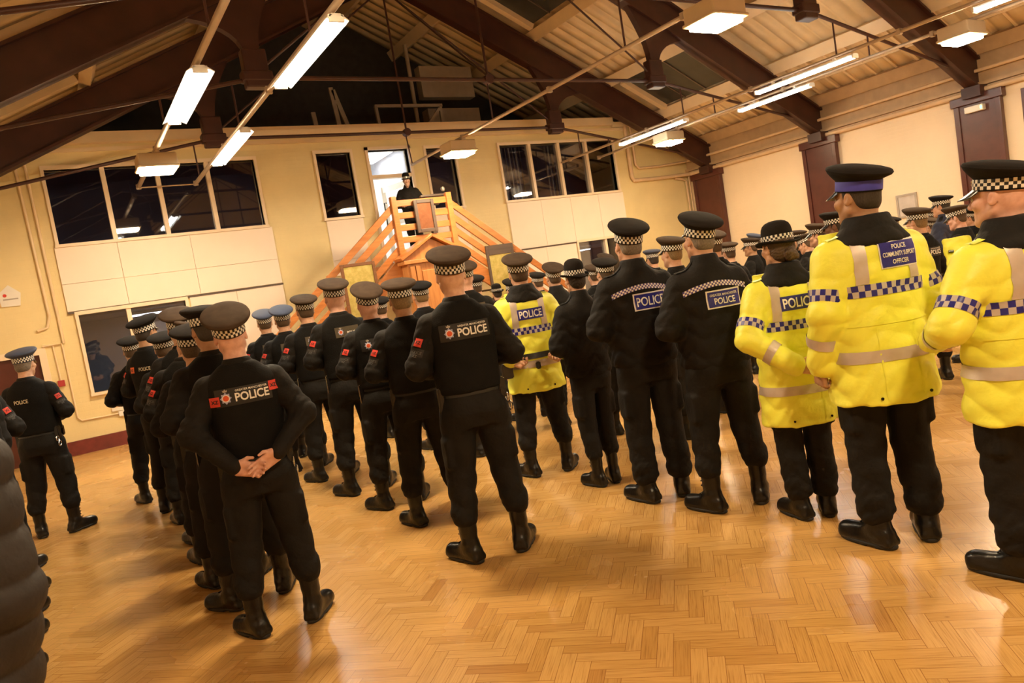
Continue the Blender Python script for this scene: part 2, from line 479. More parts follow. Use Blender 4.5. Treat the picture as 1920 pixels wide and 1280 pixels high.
# ------------------------------------------------------------------ people: canonical person 1.78 m tall facing +y
def nrm(v): v = np.array(v, float); return v/np.linalg.norm(v)
def rotm(axis, ang): return np.array(Matrix.Rotation(ang, 3, Vector(axis)))
def sgn_pose(side, p): return (p[0]*side, p[1], p[2])
SHO = (0.176, -0.014, 1.412)
POSES = {   # side +1 = right: (elbow, wrist, finger direction, palm normal, curl)
 'back':  {-1: ((-0.292,-0.085,1.190), (-0.112,-0.200,0.985), (0.93,-0.10,-0.28), (-0.1,-1,0.1), (0.45,0.55,0.5)),
            1: ((0.292,-0.085,1.190), (0.108,-0.208,1.015), (-0.88,-0.06,-0.42), (0.0,-1,-0.2), (0.15,0.25,0.25))},
 'front': {-1: ((-0.285,-0.030,1.180), (-0.115,0.240,1.100), (0.80,0.45,-0.35), (0,-0.9,0.2), (0.4,0.5,0.4)),
            1: ((0.285,-0.030,1.180), (0.115,0.235,1.110), (-0.80,0.45,-0.35), (0,-0.9,0.2), (0.4,0.5,0.4))},
 'side':  {-1: ((-0.248,-0.040,1.160), (-0.262,0.050,0.905), (0.02,0.22,-1), (1,0.1,0), (1.0,1.25,0.9)),
            1: ((0.248,-0.040,1.160), (0.262,0.050,0.905), (-0.02,0.22,-1), (-1,0.1,0), (1.0,1.25,0.9))},
 'coatback': {-1: ((-0.305,-0.115,1.165), (-0.085,-0.262,0.985), (0.95,-0.05,-0.25), (-0.1,-1,0.1), (0.5,0.6,0.5)),
            1: ((0.305,-0.115,1.165), (0.130,-0.265,1.005), (-0.92,-0.05,-0.35), (0.0,-1,-0.2), (0.2,0.3,0.3))},
 'belt':  {-1: ((-0.305,-0.100,1.165), (-0.215,-0.215,1.000), (0.80,-0.30,-0.45), (0.3,-0.6,0.7), (0.9,1.0,0.6)),
            1: ((0.305,-0.100,1.165), (0.215,-0.215,1.000), (-0.80,-0.30,-0.45), (-0.3,-0.6,0.7), (0.9,1.0,0.6))},
 'coatfront': {-1: ((-0.345,-0.030,1.165), (-0.150,0.275,1.060), (0.75,0.55,-0.3), (0,-0.9,0.2), (0.4,0.5,0.4)),
            1: ((0.345,-0.030,1.165), (0.150,0.275,1.060), (-0.75,0.55,-0.3), (0,-0.9,0.2), (0.4,0.5,0.4))},
 'hang':  {-1: ((-0.190,-0.030,1.150), (-0.165,0.050,0.910), (0.02,0.15,-1), (1,0.1,0), (0.4,0.5,0.4)),
            1: ((0.190,-0.030,1.150), (0.165,0.050,0.910), (-0.02,0.15,-1), (-1,0.1,0), (0.4,0.5,0.4))},
 'read':  {-1: ((-0.30,0.03,1.19), (-0.20,0.27,1.12), (0.3,1,0.0), (0.3,0,-1), (0.3,0.3,0.3)),
            1: ((0.30,0.03,1.19), (0.20,0.27,1.12), (-0.3,1,0.0), (-0.3,0,-1), (0.3,0.3,0.3))},
}
STANCE = {'astride': ((0.092, 0.0, 0.93), (0.135, 0.02, 0.50), (0.158, -0.02, 0.09), 0.50),
          'medium':  ((0.090, 0.0, 0.93), (0.110, 0.02, 0.50), (0.120, -0.02, 0.09), 0.40),
          'close':   ((0.085, 0.0, 0.93), (0.090, 0.02, 0.50), (0.085, -0.02, 0.09), 0.28)}
HC = np.array([0.0, 0.0, 1.672]); NP = np.array([0.0, -0.03, 1.56])
def head_matrix(pitch=0.0, yaw=0.0, roll=0.0):
    R = rotm((0,0,1), yaw) @ rotm((0,1,0), roll) @ rotm((1,0,0), -pitch)
    return R, NP + R @ (HC - NP)
def hand(s, wrist, f, n, curl, side, sc=1.0, k=0.006):
    f = nrm(f); n = np.array(n, float); n = nrm(n - f*(n @ f)); t = np.cross(f, n)*side
    w = np.array(wrist, float)
    R = np.stack([t, f, n], 1)
    s.u(RBox(w + f*0.050*sc, (0.041*sc, 0.052*sc, 0.0145*sc), 0.013*sc, R), 0.02)
    s.u(Ell(w + f*0.035*sc + t*0.026*sc + n*0.008*sc, (0.019*sc, 0.033*sc, 0.016*sc), R), 0.012)
    for i, (off, L) in enumerate(((0.0305, 0.076), (0.0105, 0.086), (-0.0105, 0.079), (-0.030, 0.061))):
        p = w + f*(0.098 - (0.006 if i in (0, 3) else 0))*sc + t*off*sc
        ang = 0.0; r = 0.0092*sc
        for j, (fr, rr) in enumerate(((0.46, 0.0085), (0.30, 0.0078), (0.24, 0.0068))):
            ang += curl[j]*(1.0 + 0.12*(i-1.5))
            d = f*math.cos(ang) + n*math.sin(ang) + t*(0.06*(1.5-i)*(1 if ang < 0.9 else 0.2))
            q = p + nrm(d)*L*fr*sc
            s.u(Tcap(p, q, r, rr*sc), k if j else 0.008); p = q; r = rr*sc
    p = w + f*0.024*sc + t*0.034*sc
    q = p + nrm(f*0.75 + t*0.62 + n*0.35)*0.040*sc; s.u(Tcap(p, q, 0.0125*sc, 0.0105*sc), 0.01)
    q2 = q + nrm(f*0.95 + t*0.15 + n*0.35)*0.030*sc; s.u(Tcap(q, q2, 0.0100*sc, 0.0078*sc), 0.004)
def body_sdf(pose, stance, pitch=0.0, yaw=0.0, roll=0.0, female=False):
    s = SDF(); g = 0.93 if female else 1.0
    s.u(Loft([(0.86,0,0,0.150,0.105),(0.98,0,0.0,0.138,0.095),(1.10,0,0.0,0.135,0.095),(1.25,0,0,0.150,0.105),(1.38,0,-0.005,0.155,0.105),(1.45,0,-0.012,0.130,0.085),(1.50,0,-0.025,0.085,0.065),(1.54,0,-0.03,0.060,0.060)]), 0.0)
    hip, knee, ank, splay = STANCE[stance]
    for side in (-1, 1):
        e, w, f, n, c = POSES[pose][side]
        s.u(Tcap(sgn_pose(side, SHO), e, 0.046, 0.038), 0.04); s.u(Tcap(e, w, 0.038, 0.026, ), 0.012)
        hand(s, w, f, n, c, side, 0.92 if female else 1.0)
        s.u(Tcap(sgn_pose(side, hip), sgn_pose(side, knee), 0.078, 0.052), 0.03); s.u(Tcap(sgn_pose(side, knee), sgn_pose(side, ank), 0.052, 0.036), 0.01)
        toe = (ank[0]*side + side*math.sin(splay)*0.14, ank[1] + math.cos(splay)*0.14, 0.055)
        s.u(Tcap((ank[0]*side, ank[1], 0.07), toe, 0.036, 0.026), 0.02)
    R, H = head_matrix(pitch, yaw, roll)
    P = lambda *p: H + R @ np.array(p)
    s.u(Tcap((0,-0.035,1.47), P(0,-0.022,-0.025), 0.064*g, 0.057*g), 0.03)
    s.u(Ell(P(0,-0.012,0.03), (0.077,0.097,0.088), R), 0.03)
    s.u(Ell(P(0,-0.045,-0.025), (0.062,0.052,0.055), R), 0.02)
    s.u(Ell(P(0,0.035,-0.045), (0.057*g,0.060,0.076), R), 0.025)
    for q in (-1, 1):
        s.u(Tcap(P(q*0.050*g,0.0,-0.055), P(q*0.014,0.070,-0.100), 0.020, 0.018), 0.03)
        s.u(Ell(P(q*0.043,0.062,-0.022), (0.026,0.024,0.024), R), 0.025)
        s.sub(Ell(P(q*0.031,0.100,0.004), (0.017,0.016,0.010), R), 0.014)
        s.u(Ell(P(q*0.012,0.102,-0.034), (0.0085,0.010,0.008), R), 0.008)
        Re = R @ rotm((0,0,1), -q*0.35) @ rotm((1,0,0), 0.18)
        s.u(Ell(P(q*0.080,-0.012,-0.004), (0.0085,0.019,0.032), Re), 0.006)
        s.sub(Ell(P(q*0.0895,-0.006,0.000), (0.0055,0.010,0.018), Re), 0.004)
    s.u(Tcap(P(-0.034,0.084,0.021), P(0.034,0.084,0.021), 0.010, 0.010), 0.018)
    s.u(Tcap(P(0,0.090,0.012), P(0,0.113,-0.028), 0.0075, 0.0125), 0.012)
    s.u(Tcap(P(-0.019,0.088,-0.062), P(0.019,0.088,-0.062), 0.0065, 0.0065, ), 0.008)
    s.u(Tcap(P(-0.015,0.088,-0.074), P(0.015,0.088,-0.074), 0.0075, 0.0075), 0.006)
    s.u(Ell(P(0,0.080,-0.100), (0.020,0.018,0.016), R), 0.02)
    return s
def hair_sdf(kind):
    """in head coordinates"""
    s = SDF()
    if kind == 'short':
        s.u(Ell((0,-0.016,0.028), (0.0795,0.0985,0.0905)), 0); s.u(Ell((0,-0.052,-0.028), (0.0655,0.0515,0.052)), 0.02)
        s.sub(RBox((0,0.10,-0.05), (0.2,0.075,0.10), 0.01), 0.01)
        for q in (-1, 1): s.sub(Ell((q*0.085,-0.008,-0.03), (0.028,0.030,0.048)), 0.008)
    elif kind == 'bun':
        s.u(Ell((0,-0.018,0.028), (0.084,0.104,0.093)), 0); s.u(Ell((0,-0.058,-0.030), (0.072,0.058,0.062)), 0.03)
        s.u(Ell((0,-0.118,-0.045), (0.042,0.036,0.038)), 0.012)
        s.u(Ell((0.022,-0.130,-0.058), (0.024,0.022,0.022)), 0.004); s.u(Ell((-0.020,-0.132,-0.034), (0.024,0.02,0.022)), 0.004)
        s.sub(RBox((0,0.105,-0.05), (0.2,0.075,0.10), 0.01), 0.01)
        for q in (-1, 1): s.sub(Ell((q*0.088,-0.004,-0.03), (0.022,0.026,0.042)), 0.008)
        s.fold = folds(0.003, 0.018, 4)
    else:   # neat: gathered up under the hat
        s.u(Ell((0,-0.018,0.028), (0.083,0.103,0.092)), 0); s.u(Ell((0,-0.060,-0.025), (0.070,0.056,0.058)), 0.03)
        s.sub(RBox((0,0.105,-0.05), (0.2,0.075,0.10), 0.01), 0.01)
        for q in (-1, 1): s.sub(Ell((q*0.088,-0.004,-0.03), (0.022,0.026,0.042)), 0.008)
        s.fold = folds(0.002, 0.02, 5)
    return s
def arms_only(pose, r0, r1, r2, cut=0.96, k=0.02, sho=SHO):
    s = SDF()
    for side in (-1, 1):
        e, w = np.array(POSES[pose][side][0]), np.array(POSES[pose][side][1])
        s.u(Tcap(sgn_pose(side, sho), e, r0, r1), 0.0); s.u(Tcap(e, e + (w-e)*cut, r1, r2), k)
    return s
def torso_shirt(): return Loft([(0.93,0,0,0.172,0.124),(1.02,0,0,0.166,0.120),(1.12,0,0,0.164,0.119),(1.25,0,0,0.178,0.126),(1.35,0,-0.006,0.190,0.126),(1.42,0,-0.014,0.186,0.114),(1.455,0,-0.020,0.160,0.100),(1.49,0,-0.027,0.116,0.086),(1.525,0,-0.032,0.082,0.078),(1.555,0,-0.032,0.070,0.073)])
def shirt_sdf(pose):
    s = SDF(); s.u(torso_shirt(), 0)
    for o in arms_only(pose, 0.068, 0.060, 0.044).ops: s.u(o[1], 0.05)
    s.fold = folds(0.0055, 0.075, 1, 1.0, lambda X, Y, Z: np.clip((1.50 - Z)*8, 0, 1)*np.clip((np.abs(X)-0.12)*9, 0.15, 1))
    return s
def vest_sdf():
    s = SDF()
    s.u(Loft([(1.00,0,0.006,0.186,0.146),(1.03,0,0.006,0.190,0.150),(1.14,0,0.006,0.190,0.150),(1.25,0,0.004,0.196,0.153),(1.35,0,-0.004,0.206,0.150),(1.42,0,-0.012,0.200,0.134),(1.46,0,-0.018,0.172,0.116),(1.495,0,-0.025,0.128,0.101),(1.530,0,-0.031,0.090,0.087)], 2.5, 0.02), 0)
    for side in (-1, 1):
        s.sub(Tcap((side*0.268,-0.01,1.40), (side*0.315,-0.02,1.22), 0.080, 0.086, (0.8,1.6,1.2)), 0.02)
    s.sub(Ell((0,-0.02,1.57), (0.074,0.074,0.055)), 0.01)
    s.fold = folds(0.0022, 0.11, 3)
    return s
def jacket_sdf(pose, low=0.90):
    s = SDF()
    s.u(Loft([(low,0,0,0.200,0.148),(low+0.04,0,0,0.212,0.158),(1.05,0,0,0.206,0.154),(1.20,0,0,0.206,0.152),(1.34,0,-0.006,0.212,0.148),(1.42,0,-0.016,0.206,0.134),(1.46,0,-0.022,0.176,0.118),(1.495,0,-0.029,0.132,0.102),(1.535,0,-0.034,0.090,0.088)], 2.3, 0.02), 0)
    for o in arms_only(pose, 0.082, 0.073, 0.052, 0.95).ops: s.u(o[1], 0.045)
    # folded collar
    s.u(Loft([(1.475,0,-0.030,0.112,0.100),(1.50,0,-0.032,0.106,0.098),(1.545,0,-0.034,0.086,0.086),(1.585,0,-0.030,0.074,0.078)], 2.1, 0.012), 0.006)
    s.sub(Ell((0,0.06,1.60), (0.05,0.10,0.10)), 0.01)
    s.fold = folds(0.0085, 0.105, 2, 1.0, lambda X, Y, Z: np.clip((1.47 - Z)*7, 0.0, 1))
    return s
def coat_sdf(pose, torso_only=False, fold=True, arms=True):
    s = SDF(); hem = 0.61 if pose == 'coatback' else 0.715
    s.u(Loft([(hem,0,-0.010,0.240,0.182),(hem+0.03,0,-0.010,0.240,0.182),(0.90,0,-0.008,0.222,0.172),(1.05,0,-0.004,0.212,0.164),(1.20,0,-0.002,0.214,0.162),(1.34,0,-0.008,0.222,0.160),(1.42,0,-0.016,0.216,0.146),(1.46,0,-0.022,0.190,0.130),(1.495,0,-0.028,0.142,0.114),(1.53,0,-0.030,0.102,0.098)], 2.3, 0.012), 0)
    if not torso_only:
        for o in arms_only(pose, 0.085, 0.071, 0.060, 0.96, sho=(0.182,-0.014,1.408)).ops: s.u(o[1], 0.04)
    if fold: s.fold = folds(0.0065, 0.115, 6, 1.0, lambda X, Y, Z: np.clip((1.47 - Z)*6, 0.0, 1))
    return s
def collar_sdf():
    s = SDF()
    s.u(Loft([(1.440,0,-0.026,0.190,0.136),(1.465,0,-0.028,0.182,0.134),(1.50,0,-0.033,0.146,0.120),(1.54,0,-0.036,0.112,0.106),(1.585,0,-0.032,0.092,0.096)], 2.1, 0.014), 0)
    s.sub(Ell((0,0.10,1.60), (0.075,0.13,0.16)), 0.012)
    s.sub(Ell((0,-0.022,1.64), (0.066,0.070,0.06)), 0.01)
    s.fold = folds(0.003, 0.08, 9)
    return s
def puffer_sdf(pose):
    s = SDF()
    s.u(Loft([(0.80,0,0,0.215,0.18),(0.95,0,0,0.215,0.18),(1.15,0,0,0.225,0.185),(1.34,0,-0.006,0.235,0.18),(1.42,0,-0.016,0.215,0.155),(1.49,0,-0.028,0.14,0.11),(1.57,0,-0.034,0.10,0.10)], 2.3, 0.03), 0)
    for o in arms_only(pose, 0.100, 0.090, 0.072, 0.95).ops: s.u(o[1], 0.04)
    s.fold = lambda X, Y, Z: 0.014*(1 - np.abs(np.sin(PI*(Z + 0.25*np.abs(X) + 0.02*np.sin(8*X+5*Y)))/1.0*0 + np.abs(np.sin(PI*(Z + 0.22*np.abs(X) + 0.012*np.sin(14*X + 9*Y))/0.095))**0.5))
    return s
def trousers_sdf(stance, long=False):
    s = SDF(); hip, knee, ank, splay = STANCE[stance]
    s.u(Loft([(0.80,0,-0.008,0.160,0.125),(0.88,0,-0.012,0.178,0.138),(0.96,0,-0.006,0.172,0.128),(1.03,0,0,0.166,0.121)], 2.3, 0.01), 0)
    for side in (-1, 1):
        s.u(Ell((side*0.075,-0.060,0.90), (0.085,0.080,0.085)), 0.04)
        h = (side*hip[0], -0.005, 0.88); kn = (side*knee[0], knee[1]-0.005, knee[2]); an = np.array((side*ank[0], ank[1], ank[2]))
        s.u(Tcap(h, kn, 0.112, 0.084), 0.03)
        s.u(Tcap(kn, an + (0,0,0.195 if not long else 0.10), 0.084, 0.074 if not long else 0.079), 0.02)
        s.u(RBox((side*(hip[0]*0.5+knee[0]*0.5+0.078), 0.0, 0.66), (0.022, 0.072, 0.085), 0.018), 0.025)
    s.sub(Tcap((0,0,0.05), (0,0,0.745), 0.012, 0.010, (1,12,1)), 0.02)
    def fold_region(X, Y, Z): return 0.35 + 0.95*np.clip((0.62 - Z)*3, 0, 1) + 0.4*np.exp(-((Z-0.80)/0.06)**2)
    f1 = folds(0.0060, 0.150, 11, 1.0); f2 = folds(0.0045, 0.075, 12, 1.0)
    s.fold = lambda X, Y, Z: (f1(X, Y, Z) + f2(X, Y, Z)*np.clip((0.50 - Z)*4, 0, 1))*fold_region(X, Y, Z)
    return s
def boot_sdf():
    """right boot, toe along +y, ankle axis at origin"""
    s = SDF()
    s.u(Tcap((0,-0.005,0.30), (0,-0.002,0.10), 0.059, 0.050, (0.95,1.08,1)), 0)
    s.u(Tcap((0,-0.018,0.070), (0.004,0.165,0.052), 0.050, 0.043, (0.95,1,0.92)), 0.04)
    s.u(Ell((0.004,0.165,0.050), (0.046,0.050,0.036)), 0.02)
    s.u(Ell((0,-0.045,0.060), (0.040,0.034,0.050)), 0.02)
    s.u(RBox((0.002,0.060,0.034), (0.0475,0.145,0.024), 0.023), 0.015)
    s.sub(RBox((0,0.05,-0.03), (0.2,0.4,0.046), 0.004), 0.004)
    for i in range(6):
        z = 0.115 + i*0.028; y = 0.050 + 0.002*i if i else 0.075
        s.u(Tcap((-0.026,y,z), (0.026,y,z+0.006), 0.0045, 0.0045), 0.004)
    s.fold = lambda X, Y, Z: 0.0022*np.sin(95*(Z + 0.25*Y) + 6*X)*np.clip(1-np.abs(Z-0.12)*9, 0, 1)
    return s
def sole_sdf():
    s = SDF()
    s.u(Loft([(0.0,0.002,0.062,0.047,0.146),(0.010,0.002,0.063,0.050,0.149),(0.024,0.002,0.063,0.049,0.148)], 2.6, 0.006), 0)
    s.sub(RBox((0,0.02,0.0), (0.2,0.022,0.009), 0.003), 0.003)
    return s

# ---- caps (head coordinates)
BRX, BRY, BCY = 0.0865, 0.1055, -0.012
def oval_grid(prof, n=56, shear=0.0, sx=BRX, sy=BRY, cy=BCY, closed=True):
    """prof: (scale, dz); ring radii sx*scale, sy*scale"""
    V = []
    for sc, z in prof:
        for k in range(n):
            t = 2*PI*k/n; x = sx*sc[0]*math.cos(t) if isinstance(sc, tuple) else sx*sc*math.cos(t); y = sy*(sc[1] if isinstance(sc, tuple) else sc)*math.sin(t)
            V.append((x, cy + y, z[0] + z[1]*y if isinstance(z, tuple) else z + shear*y))
    F = []; m = len(prof)
    for i in range(m-1):
        for k in range(n):
            k2 = (k+1) % n; F.append([i*n+k, i*n+k2, (i+1)*n+k2, (i+1)*n+k])
    return V, F
def ring_uv(F, n, m, cols, rows):
    uv = []
    for i in range(m-1):
        for k in range(n):
            for (x, y) in ((k,i),(k+1,i),(k+1,i+1),(k,i+1)): uv.append((x/n*cols, y/(m-1)*rows))
    return uv
CM = {}
def build_caps():
    n = 56
    prof = [(0.985,(0.028,0)),(1.0,(0.028,0)),(1.0,(0.034,0)),(1.0,(0.080,0.0)),(1.06,(0.084,0.02)),(1.24,(0.096,0.06)),(1.42,(0.109,0.11)),(1.49,(0.119,0.13)),(1.50,(0.125,0.13)),(1.47,(0.132,0.13)),(1.40,(0.136,0.13)),(1.05,(0.144,0.13)),(0.60,(0.149,0.13)),(0.2,(0.151,0.13)),(0.03,(0.1515,0.13))]
    prof = [((a, 1+(a-1)*0.80), z) for a, z in prof]
    V, F = oval_grid(prof, n)
    F = [list(f) for f in F] + [[(len(prof)-1)*n + k for k in range(n)]]
    CM['cap'] = mesh_np('cap', V, F, True)
    V, F = oval_grid([(1.0,0.034),(1.012,0.034),(1.016,0.036),(1.016,0.076),(1.012,0.078),(1.0,0.078)], n)
    uv = []
    vv = [0, 0, 0.0, 3.0, 3.0, 3.0]
    for i in range(5):
        for k in range(n):
            for (x, y) in ((k,i),(k+1,i),(k+1,i+1),(k,i+1)): uv.append((x/n*44, min(2.999, max(0.001, vv[y]))))
    CM['check_band'] = mesh_np('check_band', V, F, True, uv)
    # welt piping round the crown
    V, F = oval_grid([((1.490,1.392),(0.1195,0.13)),((1.505,1.404),(0.1205,0.13)),((1.512,1.410),(0.123,0.13)),((1.505,1.404),(0.1255,0.13)),((1.490,1.392),(0.1265,0.13))], n)
    CM['piping'] = mesh_np('piping', V, F, True)
    # peak: curved visor
    V = []; F = []
    na, nr = 20, 5
    for layer in (0, 1):
        for j in range(nr+1):
            for i in range(na+1):
                a = math.radians(32 + 116*i/na); u = j/nr
                ext = 0.062*math.sin(PI*i/na)**0.6*u
                x = (BRX*1.0 + ext*0.35)*math.cos(a); y = BCY + (BRY*1.0 + ext)*math.sin(a)
                z = 0.034 - 0.75*ext - 0.012*u*abs(math.cos(a)) - (0.0025 if layer else 0)
                V.append((x, y, z))
    m = (na+1)*(nr+1)
    for layer in (0, 1):
        for j in range(nr):
            for i in range(na):
                a = layer*m + j*(na+1)+i; q = [a, a+1, a+na+2, a+na+1]
                F.append(q if layer == 0 else q[::-1])
    for i in range(na): a = nr*(na+1)+i; F.append([a, a+1, m+a+1, m+a])
    CM['peak'] = mesh_np('peak', V, F, True)
    # silver badge: star plate with a boss
    b = MB()
    pts = []
    for k in range(16):
        r = 0.020 if k % 2 == 0 else 0.013; t = 2*PI*k/16 + PI/8
        pts.append((r*math.cos(t), 0.062 + r*1.15*math.sin(t)))
    b.prism(pts, BRY + BCY + 0.002, BRY + BCY + 0.006, 'y')
    b.lathe([(0.009,0),(0.008,0.003),(0.001,0.004)], (0,0,0), 12)
    vs = b.V[-36:]
    for i in range(len(b.V)-36, len(b.V)):
        x, y, z = b.V[i]; b.V[i] = (x, BRY+BCY+0.006+z, 0.062+y)
    me = bpy.data.meshes.new('badge'); me.from_pydata(b.V, [], b.F); me.update(); CM['badge'] = me
    # bowler
    prof = [(0.99,0.030),(1.0,0.030),(1.0,0.05),(1.0,0.078),(0.985,0.10),(0.94,0.122),(0.84,0.141),(0.66,0.155),(0.42,0.163),(0.18,0.166),(0.03,0.1665)]
    V, F = oval_grid(prof, n)
    F = [list(f) for f in F] + [[(len(prof)-1)*n + k for k in range(n)]]
    CM['bowler'] = mesh_np('bowler', V, F, True)
    V = []; pr = [(1.0,0.036),(1.10,0.030),(1.25,0.027),(1.40,0.031),(1.46,0.038),(1.475,0.042),(1.465,0.044),(1.45,0.040),(1.38,0.033),(1.25,0.030),(1.10,0.033),(1.0,0.040)]
    for sc, z in pr:
        for k in range(n):
            t = 2*PI*k/n; e = (sc-1)
            V.append((BRX*(1+e*0.92)*math.cos(t), BCY + BRY*(1+e*0.92)*math.sin(t), z + 0.22*e*0.06*math.cos(2*t) - 0.012*e*math.sin(t)**2*2))
    F = [[i*n+k, i*n+(k+1) % n, (i+1)*n+(k+1) % n, (i+1)*n+k] for i in range(len(pr)-1) for k in range(n)]
    CM['brim'] = mesh_np('brim', V, F, True)
    CM['crest'] = None
build_caps()

# ---- cached meshes
_M = {}
def cached(key, fn):
    if key not in _M: _M[key] = fn()
    return _M[key]
def body_mesh(pose, stance, fine, pitch=0, yaw=0, roll=0, female=False):
    key = ('body', pose, stance, fine, round(pitch,2), round(yaw,2), round(roll,2), female)
    return cached(key, lambda: sdf_mesh('body', body_sdf(pose, stance, pitch, yaw, roll, female), 0.0048 if fine else 0.0068))
def crest_meshes(s, c, size, d):
    """eight-pointed star plate, a red disc, a pale ring and a crown on top, laid on s"""
    def poly(pts): 
        V = [(0, 0)] + pts; n = len(pts)
        return np.array(V), np.array([[0, 1+i, 1+(i+1) % n] for i in range(n)])
    out = {}
    st = []
    for k in range(16):
        r = 0.5 if k % 2 == 0 else 0.36; t = 2*PI*k/16 + PI/2
        st.append((r*math.cos(t)*0.9, r*math.sin(t)))
    rg = [(0.30*math.cos(2*PI*k/20), 0.30*math.sin(2*PI*k/20)) for k in range(20)]
    ds = [(0.23*math.cos(2*PI*k/20), 0.23*math.sin(2*PI*k/20)) for k in range(20)]
    cr = [(-0.15,0.50),(0.15,0.50),(0.19,0.68),(0.09,0.62),(0.0,0.76),(-0.09,0.62),(-0.19,0.68)]
    res = []
    for nm, pts, off in (('star', st, 0.0060), ('ring', rg, 0.0072), ('disc', ds, 0.0084), ('crown', cr, 0.0064)):
        if nm == 'crown':
            V = np.array(pts); F = np.array([[0,1,3],[1,2,3],[0,3,5],[3,4,5],[0,5,6]])
        else: V, F = poly(pts)
        P = np.array(c) + V[:,:1]*size*np.array([1,0,0]) + V[:,1:]*size*np.array([0,0,1])
        res.append((nm, mesh_np(nm, project(s, P, d, off=off), F)))
    return res
BK = (0, 1, 0)     # marching direction for things on the back
def vest_kit(style):
    """list of (name, mesh, material, label) laid on the back of the vest"""
    def make():
        s = cached('vest_s', vest_sdf); k = []
        X, Zv = (1,0,0), (0,0,1)
        if style in ('crest', 'crestxz'):
            k.append(('back_panel', patch_mesh('back_panel', s, (0.0,0,1.355), X, Zv, 0.29, 0.095, 10, 4, BK, 0.0035), 'panel_black', None))
            for nm, me in crest_meshes(s, (-0.092,0,1.352), 0.066, BK):
                k.append(('crest_'+nm, me, {'star': 'pale_blue', 'ring': 'silver_text', 'disc': 'badge_red', 'crown': 'grey_metal'}[nm], None))
            k.append(('force_lettering', text_mesh('force_lettering', s, 'GREATER MANCHESTER', (0.042,0,1.386), X, Zv, 0.165, BK, 0.0065, 1.0), 'white_text', None))
            k.append(('police_lettering', text_mesh('police_lettering', s, 'POLICE', (0.042,0,1.350), X, Zv, 0.175, BK, 0.0065, 1.15, bold=0.025), 'white_text', None))
            if style == 'crestxz':
                for q, zz in ((-0.150, 1.340), (0.158, 1.376)):
                    k.append(('area_patch', patch_mesh('area_patch', s, (q,0,zz), X, Zv, 0.050, 0.052, 4, 4, BK, 0.0055), 'red_patch', 'red square patch lettered XZ'))
                    k.append(('patch_lettering', text_mesh('patch_lettering', s, 'XZ', (q,0,zz), X, Zv, 0.036, BK, 0.0085, 1.1, bold=0.03), 'black_text', None))
        elif style == 'plain_police':
            k.append(('police_lettering', text_mesh('police_lettering', s, 'POLICE', (-0.03,0,1.33), X, Zv, 0.125, BK, 0.006, 1.25, bold=0.02), 'beige_text', None))
        elif style == 'orange':
            k.append(('area_patch', patch_mesh('area_patch', s, (-0.10,0,1.36), X, Zv, 0.052, 0.054, 4, 4, BK, 0.0055), 'orange_patch', 'orange square patch lettered XZ'))
            k.append(('patch_lettering', text_mesh('patch_lettering', s, 'XZ', (-0.10,0,1.36), X, Zv, 0.036, BK, 0.0085, 1.1, bold=0.03), 'black_text', None))
            k.append(('police_lettering', text_mesh('police_lettering', s, 'POLICE', (0.04,0,1.36), X, Zv, 0.12, BK, 0.006, 1.2, bold=0.02), 'beige_text', None))
        elif style == 'olive':
            k.append(('back_panel', patch_mesh('back_panel', s, (0.02,0,1.385), X, Zv, 0.20, 0.085, 10, 4, BK, 0.0035), 'panel_olive', 'olive panel across the shoulders'))
            for nm, me in crest_meshes(s, (-0.035,0,1.385), 0.055, BK):
                k.append(('crest_'+nm, me, {'star': 'pale_blue', 'ring': 'silver_text', 'disc': 'badge_red', 'crown': 'grey_metal'}[nm], None))
            k.append(('police_lettering', text_mesh('police_lettering', s, 'POLICE', (0.06,0,1.375), X, Zv, 0.085, BK, 0.006, 1.15, bold=0.02), 'white_text', None))
        return k
    return cached(('vk', style), make)
def arm_patch_kit(pose, side=-1, base='shirt'):
    """red XZ square and a dark POLICE / XZ tab on the upper sleeve"""
    def make():
        s = arms_only(pose, 0.068, 0.060, 0.044) if base == 'shirt' else arms_only(pose, 0.082, 0.073, 0.052)
        s.fold = cached(('shirt_s', pose), lambda: shirt_sdf(pose)).fold
        a = np.array(sgn_pose(side, SHO)); b = np.array(POSES[pose][side][0]); d = nrm(b - a)
        out = nrm(np.array([side*0.75, -0.9, 0.1])); out = nrm(out - d*(out @ d))
        U = np.cross(-d, out)
        if side > 0: U = U
        U = nrm(np.cross(out, d)) if np.cross(out, d)[0]*1 < 0 else nrm(np.cross(d, out))
        U = nrm(np.cross(d, out)); 
        if U @ np.array([1.0, 0, 0]) < 0: U = -U
        Vv = -d; k = []
        p1 = a + d*0.115; p2 = a + d*0.19
        k.append(('area_patch', patch_mesh('area_patch', s, p1, U, Vv, 0.048, 0.048, 4, 4, -out, 0.004), 'red_patch', 'red square patch lettered XZ'))
        k.append(('patch_lettering', text_mesh('patch_lettering', s, 'XZ', p1, U, Vv, 0.034, -out, 0.0065, 1.1, bold=0.03), 'black_text', None))
        k.append(('sleeve_tab', patch_mesh('sleeve_tab', s, p2, U, Vv, 0.082, 0.085, 6, 5, -out, 0.003), 'panel_black', None))
        k.append(('tab_lettering', text_mesh('tab_lettering', s, 'POLICE\nXZ', p2 + Vv*0.008, U, Vv, 0.068, -out, 0.006, 1.1), 'grey_text', None))
        return k
    return cached(('ap', pose, side, base), make)
